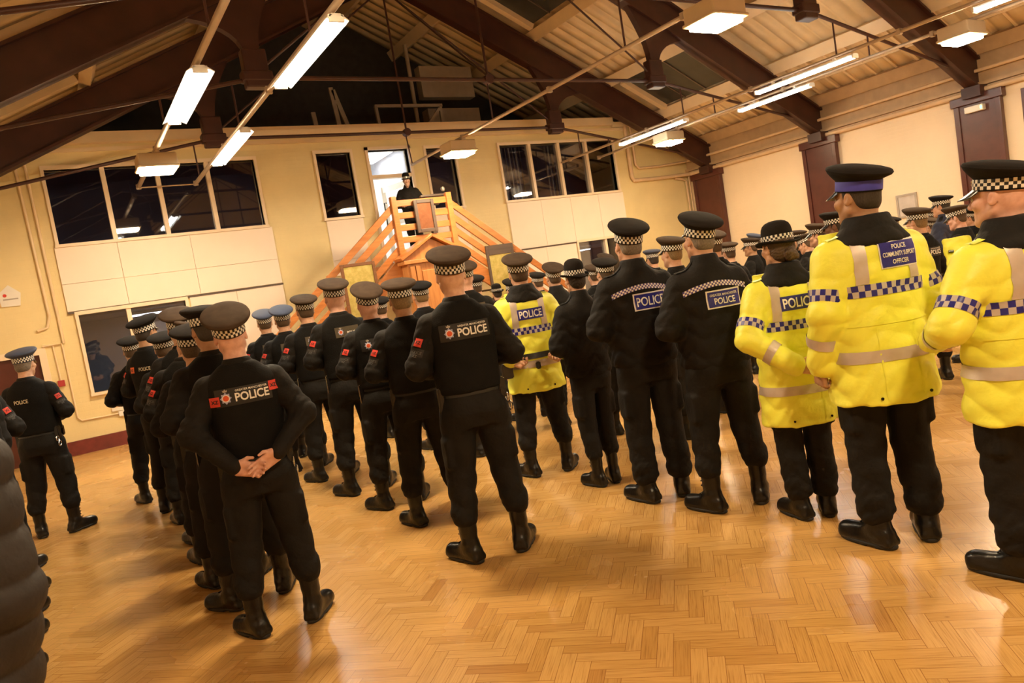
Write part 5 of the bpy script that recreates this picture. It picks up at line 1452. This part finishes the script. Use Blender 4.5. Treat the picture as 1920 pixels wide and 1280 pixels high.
batten(11.52, 7.85, 9.42, 'fluorescent light just below and left of the upper right one', 0.06, True)
batten(10.66, 9.95, 11.85, 'fluorescent light on the right conduit nearest the back wall', 0.06, True)
batten(10.66, 3.00, 4.85, 'fluorescent light cut by the top right corner of the photo', 0.06, True)
batten(11.52, 1.0, 2.8, 'fluorescent light over the right columns, above the view', 0.06)
emis('sodium_glow', (1.0, 0.735, 0.435), 150.0)
def lowbay(x, y, lab, z=3.94):
    r = empty('lamp_box', (x, y, z), 0, lab, 'lamp', 'square low bay lamps')
    f = MB(r.location); f.box((x-0.25, y-0.21, z+0.03), (x+0.25, y+0.21, z+0.225)); f.box((x-0.27, y-0.23, z+0.03), (x+0.27, y+0.23, z+0.07)); o = f.build('lamp_housing', MAT['lamp_box'], None, bevel=0.02); o.parent = r; o.location = (0,0,0)
    f = MB(r.location); f.box((x-0.22, y-0.18, z-0.015), (x+0.22, y+0.18, z+0.035)); o = f.build('lamp_lens', MAT['sodium_glow'], None, bevel=0.015); o.parent = r; o.location = (0,0,0)
    f = MB(r.location); f.box((x-0.045, y-0.05, z+0.225), (x+0.045, y+0.05, z+0.245)); o = f.build('lamp_bracket', MAT['trunking_grey']); o.parent = r; o.location = (0,0,0)
XN = {1.61: 'left', 6.42: 'middle', 11.45: 'right'}
for x in (1.61, 6.42, 11.45):
    for y, yn in ((11.25, 'nearest the back wall'), (5.4, 'halfway down the hall'), (-0.45, 'above and behind the camera')):
        lowbay(x, y - (0.32 if (x < 2 and 5 < y < 6) else 0), f'cream box lamp with orange glow on the {XN[x]} conduit {yn}')

# -- staircase with its landing
r = empty('staircase', (6.15, 13.1, 0), 0, 'orange wooden double staircase with slatted rails up to the lit doorway', 'staircase')
O = Vector(r.location); LZ = 2.35; Yf = 12.42; Yk = 13.55
def sp(nm, mb, mat='stair_wood', bevel=0.006, smooth=False):
    o = mb.build(nm, MAT[mat], None, smooth, bevel); o.parent = r; o.location = (0,0,0); return o
f = MB(O); f.box((5.52, Yf, LZ-0.16), (6.74, YB-0.08, LZ)); sp('landing', f)
for (x, y) in ((5.55,Yf-0.02),(6.68,Yf-0.02)):
    f = MB(O); f.box((x-0.055, y-0.05, 0), (x+0.055, y+0.05, 3.50)); sp('newel_post', f, bevel=0.01)
for z in (3.43, 3.205, 2.985, 2.765, 2.545):
    f = MB(O); f.box((5.60, Yf-0.03, z-0.115), (6.63, Yf+0.012, z)); sp('landing_rail', f, bevel=0.008)
SL = 0.80
for s in (-1, 1):
    xs = 5.50 if s < 0 else 6.74
    L = 2.80
    for yy in (Yf,):
        for z in (3.36, 3.10, 2.85, 2.60):
            f = MB(O); f.prism([(xs, z), (xs+s*L, z-SL*L), (xs+s*L, z-SL*L-0.15), (xs, z-0.15)], yy-0.022, yy+0.022, 'y'); sp('handrail' if z > 3.3 else 'stair_rail', f)
        f = MB(O); f.prism([(xs, 2.40), (xs+s*L, 2.40-SL*L), (xs+s*(L+0.15), 0), (xs+s*(L-0.25), 0), (xs, 2.08)], yy-0.03, yy+0.03, 'y'); sp('stringer', f)
        for dd in (1.35, 2.75):
            xx = xs + s*dd; f = MB(O); f.box((xx-0.04, yy+0.025, max(0, 2.3-SL*dd)), (xx+0.04, yy+0.09, 3.34-SL*dd)); sp('rail_post', f)
    for k in range(11):
        zt = LZ - (k+1)*LZ/12; xa = xs + s*(k*0.245); xb = xs + s*((k+1)*0.245+0.02)
        f = MB(O); f.box((min(xa,xb), Yf+0.02, zt-0.035), (max(xa,xb), Yk-0.02, zt)); sp('tread', f, 'dark_frame', 0.004)
# pedimented oak case standing under the landing
r2 = empty('pediment_case', (6.04, 12.25, 0), 0, 'light wooden cabinet with a pointed pediment standing under the landing', 'cabinet')
O2 = Vector((6.17, 12.25, 0))
def cp(nm, mb, mat='case_wood', bevel=0.008):
    o = mb.build(nm, MAT[mat], None, False, bevel); o.parent = r2; o.location = (0,0,0); return o
f = MB(O2); f.box((5.62, 12.12, 0), (6.72, 12.36, 2.24)); cp('case_body', f)
f = MB(O2); f.box((5.54, 12.06, 2.24), (6.80, 12.37, 2.31)); cp('case_cornice', f)
f = MB(O2); f.prism([(5.54,2.31),(6.80,2.31),(6.17,2.66)], 12.14, 12.36, 'y'); cp('pediment', f)
for s in (-1, 1):
    f = MB(O2); f.prism([(6.17+s*0.66,2.31),(6.17,2.68),(6.17,2.74),(6.17+s*0.70,2.36)], 12.04, 12.37, 'y'); cp('pediment_moulding', f, 'stair_wood')
    for q in (0.47, 0.36):
        f = MB(O2); f.box((6.17+s*q-0.045, 12.085, 0.15), (6.17+s*q+0.045, 12.13, 2.2)); cp('pilaster', f)
f = MB(O2); f.box((5.88, 12.10, 0.3), (6.46, 12.125, 2.1)); cp('case_panel', f, 'case_wood')
def plaque(name, x0, x1, z0, z1, y, fw, inner, frame, lab, top=None):
    q = empty(name, ((x0+x1)/2, y, z0), 0, lab, 'plaque')
    f = MB(q.location); t = top or fw
    f.box((x0, y-0.04, z0), (x0+fw, y, z1)); f.box((x1-fw, y-0.04, z0), (x1, y, z1)); f.box((x0+fw, y-0.04, z0), (x1-fw, y, z0+fw)); f.box((x0+fw, y-0.04, z1-t), (x1-fw, y, z1))
    o = f.build('plaque_frame', MAT[frame], None, False, 0.006); o.parent = q; o.location = (0,0,0)
    f = MB(q.location); f.box((x0+fw*0.9, y-0.02, z0+fw*0.9), (x1-fw*0.9, y-0.004, z1-t*0.95)); o = f.build('plaque_plate', MAT[inner]); o.parent = q; o.location = (0,0,0)
plaque('copper_plaque', 5.92, 6.33, 2.80, 3.40, Yf-0.055, 0.065, 'copper', 'dark_frame', 'small copper plaque in a brown frame hung on the landing rail')
plaque('brass_plaque', 4.33, 4.97, 0.95, 2.40, Yf-0.06, 0.055, 'brass', 'frame_wood', 'tall brass roll of honour in a brown frame left of the cabinet')
plaque('brass_plaque', 7.27, 7.90, 0.95, 2.40, Yf-0.06, 0.055, 'brass', 'dark_frame', 'tall brass roll of honour in a dark frame right of the cabinet', 0.19)
# lectern on the landing
q = empty('lectern', (6.45, 12.72, LZ), 0, 'dark lectern on the landing in front of the speaker', 'lectern'); O3 = Vector(q.location)
for nm, bx, mt in (('lectern_base', ((6.25,12.58,LZ),(6.65,12.90,LZ+0.04)), 'dark_frame'), ('lectern_column', ((6.40,12.68,LZ+0.04),(6.50,12.78,LZ+1.02)), 'dark_frame')):
    f = MB(O3); f.box(*bx); o = f.build(nm, MAT[mt], None, False, 0.006); o.parent = q; o.location = (0,0,0)
f = MB(O3); f.prism([(12.52,LZ+1.12),(12.95,LZ+1.00),(12.95,LZ+1.04),(12.52,LZ+1.16)], 6.18, 6.74, 'x'); o = f.build('reading_top', MAT['dark_frame'], None, False, 0.006); o.parent = q; o.location = (0,0,0)
q = empty('microphone', (6.70, 12.60, LZ+1.15), 0, 'small grey microphone head at the right of the lectern', 'microphone')
f = MB(q.location); f.tube([(6.70,12.62,LZ+1.14),(6.71,12.60,LZ+1.22)], 0.01, 8); o = f.build('microphone_neck', MAT['black_plastic']); o.parent = q; o.location = (0,0,0)
f = MB(q.location); f.lathe([(0.001,0.0),(0.03,0.015),(0.042,0.05),(0.03,0.085),(0.001,0.1)], (6.71,12.60,LZ+1.20), 14); o = f.build('microphone_head', MAT['grey_metal'], None, True); o.parent = q; o.location = (0,0,0)

# world: night
W = bpy.data.worlds.new('night'); SC.world = W; W.use_nodes = True
W.node_tree.nodes['Background'].inputs[0].default_value = (0.01, 0.012, 0.02, 1); W.node_tree.nodes['Background'].inputs[1].default_value = 0.3
SC.view_settings.view_transform = 'Standard'; SC.view_settings.look = 'None'; SC.view_settings.gamma = 1.0; SC.view_settings.use_curve_mapping = False
SC.view_settings.exposure = 0.88
SC.cycles.use_denoising = True
SC.cycles.max_bounces = 8; SC.cycles.diffuse_bounces = 5
# ------------------------------------------------------------------ the people
G = 'uniformed officers standing in columns'
plain('cap_navy', (0.035, 0.045, 0.085), 0.75, var=0.15, scale=14, sheen=0.05)
plain('cap_lamplit', (0.058, 0.040, 0.028), 0.85, var=0.2, scale=14, spec=0.12)  # black cap cloth with the warm lamp light painted into its colour
R_ = math.radians
def P(x, y, h, garment, pose, label, rz=0.0, w=1.0, **kw):
    base = -4 if x < -0.5 else (-9 if x < 1.5 else (-10 if x < 2.9 else -14))
    return person((x, y), rz + R_(base), h, w, garment, pose, label, G, **kw)
# column A (left edge of the frame)
P(-0.28, 8.09, 1.71, 'vest', 'front', 'officer at the far left before the brown door, small beige lettering on the vest back', R_(-14), style='plain_police', sleeve=1, hairc='hair_grey', captop='cap_navy', captilt=0.0)
P(-0.66, 6.95, 1.72, 'vest', 'front', 'officer cut by the left edge, only a sleeve with a red patch in view', 0, style=None, sleeve=1)
for y, n in ((6.2, 'farthest'), (5.7, 'second farthest'), (5.2, 'second nearest'), (4.6, 'nearest')):
    P(-0.63, y, 1.72, 'vest', 'hang', f'officer hidden at the left edge, {n} of the four boot toes showing', 0, style=None)
P(-0.395, 1.90, 1.80, 'puffer', 'hang', 'person in a quilted dark puffer jacket at the lower left, nearest the camera', R_(4), skin='skin_fair', stance='close')
# column B
P(0.63, 8.45, 1.66, 'vest', 'front', 'officer whose small dark cap shows behind the one with the orange patch', 0)
P(0.72, 7.65, 1.82, 'vest', 'front', 'officer with an orange patch on the shoulder, cap badge showing at the right', R_(-38), style='orange', skin='skin_tan', captilt=0.12, hair='short', hairc='hair_dark', sleeve=-1)
P(0.78, 7.06, 1.64, 'vest', 'front', 'officer whose dark cap peak shows right of the orange-patch officer', R_(-10))
P(0.82, 6.22, 1.79, 'vest', 'front', 'tall officer with a lamplight-tinted cap behind the bowed head, left block', 0, style='olive', captop='cap_lamplit', captilt=0.16, sleeve=-1)
P(0.75, 5.66, 1.70, 'vest', 'front', 'officer bowing a lamplight-tinted cap to the side, left block', R_(-6), style='olive', captop='cap_lamplit', pitch=0.35, roll=0.38, captilt=0.10, sleeve=-1)
P(0.72, 5.06, 1.64, 'vest', 'front', 'short officer hidden between the bowed head and the flat-capped officer', 0)
P(0.745, 4.58, 1.74, 'vest', 'front', 'officer in plain black directly in front of the clasped-hands officer, flat cap level', R_(14), style=None, captilt=-0.12, hairc='hair_dark', skin='skin_tan')
P(0.77, 4.03, 1.685, 'vest', 'back', 'bald officer with hands clasped behind, two red XZ patches on the vest', 0, 1.0, style='crestxz', fine=True, hair=None, skin='skin_pink', captop='cap_lamplit', captilt=0.24, roll=-0.06, pitch=-0.05)
# column C
P(2.06, 8.75, 1.72, 'vest', 'front', 'officer in a blue-topped cap farthest along the second column, left one of two', 0, captop='cap_navy', captilt=0.16, sleeve=-1, style='olive')
P(2.06, 7.95, 1.72, 'vest', 'front', 'officer in a blue-topped cap in the second column, right one of two', 0, captop='cap_navy', captilt=0.16, sleeve=-1, style='olive')
P(2.09, 7.17, 1.78, 'vest', 'front', 'officer in a lamplight-tinted cap with an olive shoulder panel, behind the blue caps', R_(6), style='olive', captop='cap_lamplit', captilt=0.08, sleeve=-1)
P(2.11, 6.29, 1.85, 'vest', 'front', 'tall officer beside the left brass plaque, lamplight-tinted cap above the row', R_(4), style='olive', captop='cap_lamplit', captilt=0.12, sleeve=-1, hair=None, skin='skin_pink')
P(2.12, 5.56, 1.74, 'vest', 'front', 'pink-necked officer with a large lamplight-tinted cap, third of his column', R_(4), style='crest', captop='cap_lamplit', captilt=0.28, sleeve=-1, hair=None, skin='skin_pink')
P(2.11, 4.87, 1.73, 'vest', 'front', 'officer with a wide flat cap and plain black vest, second of his column', R_(-8), style=None, captop='cap_lamplit', captilt=0.02, sleeve=-1, hairc='hair_fair', skin='skin_tan')
P(2.03, 3.90, 1.83, 'vest', 'front', 'tall officer in the centre foreground with white crest lettering and a red sleeve patch', R_(-6), style='crest', sleeve=-1, hair=None, skin='skin_fair', captop='cap_lamplit', captilt=0.16, fine=True)
# column D
P(3.36, 8.4, 1.66, 'vest', 'front', 'small officer seen between two lamplight-tinted caps below the left brass plaque', 0, style='crest')
P(3.33, 7.14, 1.74, 'vest', 'front', 'officer half hidden behind the wide flat cap before the cabinet', 0, hairc='hair_fair')
P(3.42, 6.30, 1.85, 'vest', 'front', 'officer half hidden behind the tall foreground officer, olive shoulder panel', R_(4), style='olive', hair=None, skin='skin_pink', captop='cap_lamplit', captilt=0.16)
hv = P(3.28, 5.10, 1.79, 'coat', 'belt', 'officer in a yellow coat among the black jackets, holding a dark belt behind', R_(-8), 0.98, style='police', captop='cap_lamplit', captilt=0.12)
P(3.31, 4.40, 1.67, 'jacket', 'front', 'short officer in a checked bowler hat and plain black jacket beside the lone yellow coat', R_(6), 0.88, hat='bowler', hair='neat', hairc='hair_dark', female=True, stance='close', long_trousers=False)
P(3.31, 3.76, 1.85, 'jacket', 'front', 'tall officer in a black jacket, blue badge with one word beneath a chequered strip', R_(-6), 1.0, style='police', long_trousers=True, captilt=0.20, roll=0.04, stance='medium', hairc='hair_grey')
P(3.42, 3.23, 1.80, 'jacket', 'front', 'officer in a black jacket, blue badge with two lines of lettering, beside the yellow coats', R_(-8), 1.0, yaw=R_(8), style='gmp', captilt=0.20, roll=0.04, hairc='hair_grey')
P(3.52, 2.74, 1.67, 'coat', 'coatback', 'officer in a yellow coat and bowler hat with hair tied in a bun', R_(-17), 0.97, yaw=R_(16), style='police', hat='bowler', hair='bun', hairc='hair_brown', female=True, stance='close', fine=True, captilt=-0.04, long_trousers=True)
P(3.44, 2.17, 1.87, 'coat', 'side', 'tall officer in a yellow coat and cap with a plain blue band', R_(-14), 1.02, yaw=R_(22), style='pcso', band='cap_blue', skin='skin_tan', hairc='hair_dark', fine=True, captilt=0.06, stance='medium', long_trousers=True)
P(3.44, 1.54, 1.75, 'coat', 'coatfront', 'officer in a yellow coat at the right edge, arms bent forward, chequered cap', R_(-5), 1.06, yaw=R_(18), style='police', hair=None, skin='skin_pink', captilt=0.04, fine=True, stance='medium', long_trousers=True)
# columns farther right, mostly caps and heads
far = [
 (4.60, 8.20, 1.74, 'officer whose dark cap shows left of the small bowler hat', {}),
 (5.70, 9.55, 1.60, 'small officer in a dark bowler hat in front of the right brass plaque', dict(hat='bowler', hair='neat', hairc='hair_dark', female=True)),
 (5.75, 8.50, 1.66, 'officer with a white-banded cap right of the lone yellow coat', dict(rz=R_(10))),
 (4.60, 6.48, 1.70, 'officer in a large lamplight-tinted cap just left of the chequered bowler hat', dict(captop='cap_lamplit', captilt=0.2, garment='jacket')),
 (5.80, 7.30, 1.63, 'officer whose low cap shows right of the chequered bowler hat', dict(captop='cap_lamplit')),
 (7.00, 8.50, 1.76, 'officer with a tilted cap before the glowing screen window', dict(captop='cap_lamplit', captilt=0.2, rz=R_(10))),
 (7.10, 7.60, 1.72, 'officer with a thin flat navy cap between the two black jackets', dict(captop='cap_navy', captilt=-0.12, hairc='hair_dark')),
 (4.68, 4.76, 1.75, 'officer with a lamplight-tinted cap between the two black-jacketed officers', dict(captop='cap_lamplit', captilt=0.0, rz=R_(14), hair='short', hairc='hair_fair')),
 (5.60, 5.12, 1.76, 'officer whose white vest lettering shows behind the two-line badge', dict(style='crest', captop='cap_lamplit', captilt=0.1)),
 (7.15, 6.30, 1.64, 'officer with a lamplight-tinted cap right of the two-line badge officer', dict(captop='cap_lamplit', captilt=-0.08)),
 (8.40, 7.00, 1.66, 'officer in glasses left of the bun-haired yellow coat', dict(glasses=True, rz=R_(38), captop='cap_lamplit', skin='skin_tan', captilt=-0.05)),
 (9.65, 7.95, 1.72, 'officer whose cap edge shows behind the bowler hat of the bun-haired officer', dict(rz=R_(20), captop='cap_navy')),
 (9.60, 7.10, 1.66, 'officer whose cap shows right behind the bun-haired officer, upper one', dict(rz=R_(20), captop='cap_lamplit', captilt=-0.1)),
 (8.30, 6.02, 1.60, 'officer with head bent down between the two nearest yellow coats', dict(rz=R_(28), captop='cap_lamplit', pitch=0.3, captilt=-0.05, style='crest')),
 (7.40, 5.22, 1.68, 'officer facing left just left of the blue-banded cap officer', dict(rz=R_(35), captop='cap_lamplit', captilt=-0.06)),
 (6.55, 4.42, 1.75, 'officer whose chequered cap peeks beside the chin of the blue-banded cap officer', dict(rz=R_(35), captilt=-0.12, skin='skin_dark', hairc='hair_dark')),
 (10.70, 6.30, 1.63, 'officer whose low dark cap shows over the shoulder of the blue-banded cap officer', dict(rz=R_(15))),
 (7.10, 3.93, 1.66, 'officer with vest lettering standing between the two right yellow coats', dict(rz=R_(6), style='crest', hair='short', hairc='hair_fair', captop='cap_lamplit', captilt=-0.06)),
 (12.4, 6.62, 1.66, 'officer whose small lamplight-tinted cap shows between two caps right of the certificate', dict(captop='cap_lamplit')),
 (11.3, 6.05, 1.52, 'short officer in a grey-banded cap right of the lettered vest', dict(captop='cap_lamplit')),
 (9.85, 5.12, 1.79, 'tall officer in a navy jumper below the emergency light', dict(garment='jacket', jcol='navy_cloth', rz=R_(22), captilt=-0.1, hairc='hair_dark')),
 (8.28, 4.14, 1.63, 'officer with a bowed red face left of the yellow coat at the right edge', dict(rz=R_(24), pitch=0.18, skin='skin_pink', captop='cap_lamplit', captilt=-0.06)),
 (10.90, 5.28, 1.56, 'officer almost hidden behind the cap peak at the right edge', dict(rz=R_(15))),
]
for x, y, h, lab, kw in far:
    kw = dict(kw); rz = kw.pop('rz', 0.0); g = kw.pop('garment', 'vest')
    P(x, y, h, g, 'front', lab, rz, 0.96, **kw)
# legs seen between the columns belong to these officers of the fifth column
P(4.55, 5.55, 1.66, 'vest', 'front', 'officer hidden behind the tall black jacket, boots showing between the columns', 0)
P(4.58, 7.30, 1.62, 'vest', 'front', 'officer hidden behind the lone yellow coat, boots showing beyond it', 0)
# the speaker on the landing
sp_ = person((6.24, 13.14), PI - 0.35, 1.66, 0.9, 'jacket', 'read', 'speaker in a bowler hat reading at the lectern on the landing', None, female=True, hat='bowler', hair='neat', hairc='hair_dark', stance='close', pitch=0.18, extra_z=2.35, jcol='black_cloth')
# the belt held behind the lone yellow coat
coat = [c for c in hv.children if c.name.startswith('hivis_coat')][0]
bb = cached('heldbelt', lambda: ring_band('held_belt', coat_sdf('belt', True), (0,-0.005,0), (0,-0.005,1), 0.985, 1.03, 40, 2, 1, 0.012, 0.4, arc=(R_(-75), R_(75))))
b = link('held_belt', bb, MAT['belt_leather'], hv); b['label'] = 'dark belt held across the lower back'
for nm, lo, hi in (('belt_holster', (-0.30,-0.20,0.86), (-0.21,-0.13,0.98)), ('belt_clip', (-0.02,-0.225,0.90), (0.02,-0.19,0.96))):
    link(nm, box_mesh(nm, lo, hi, 0.008), MAT['black_plastic'], b)
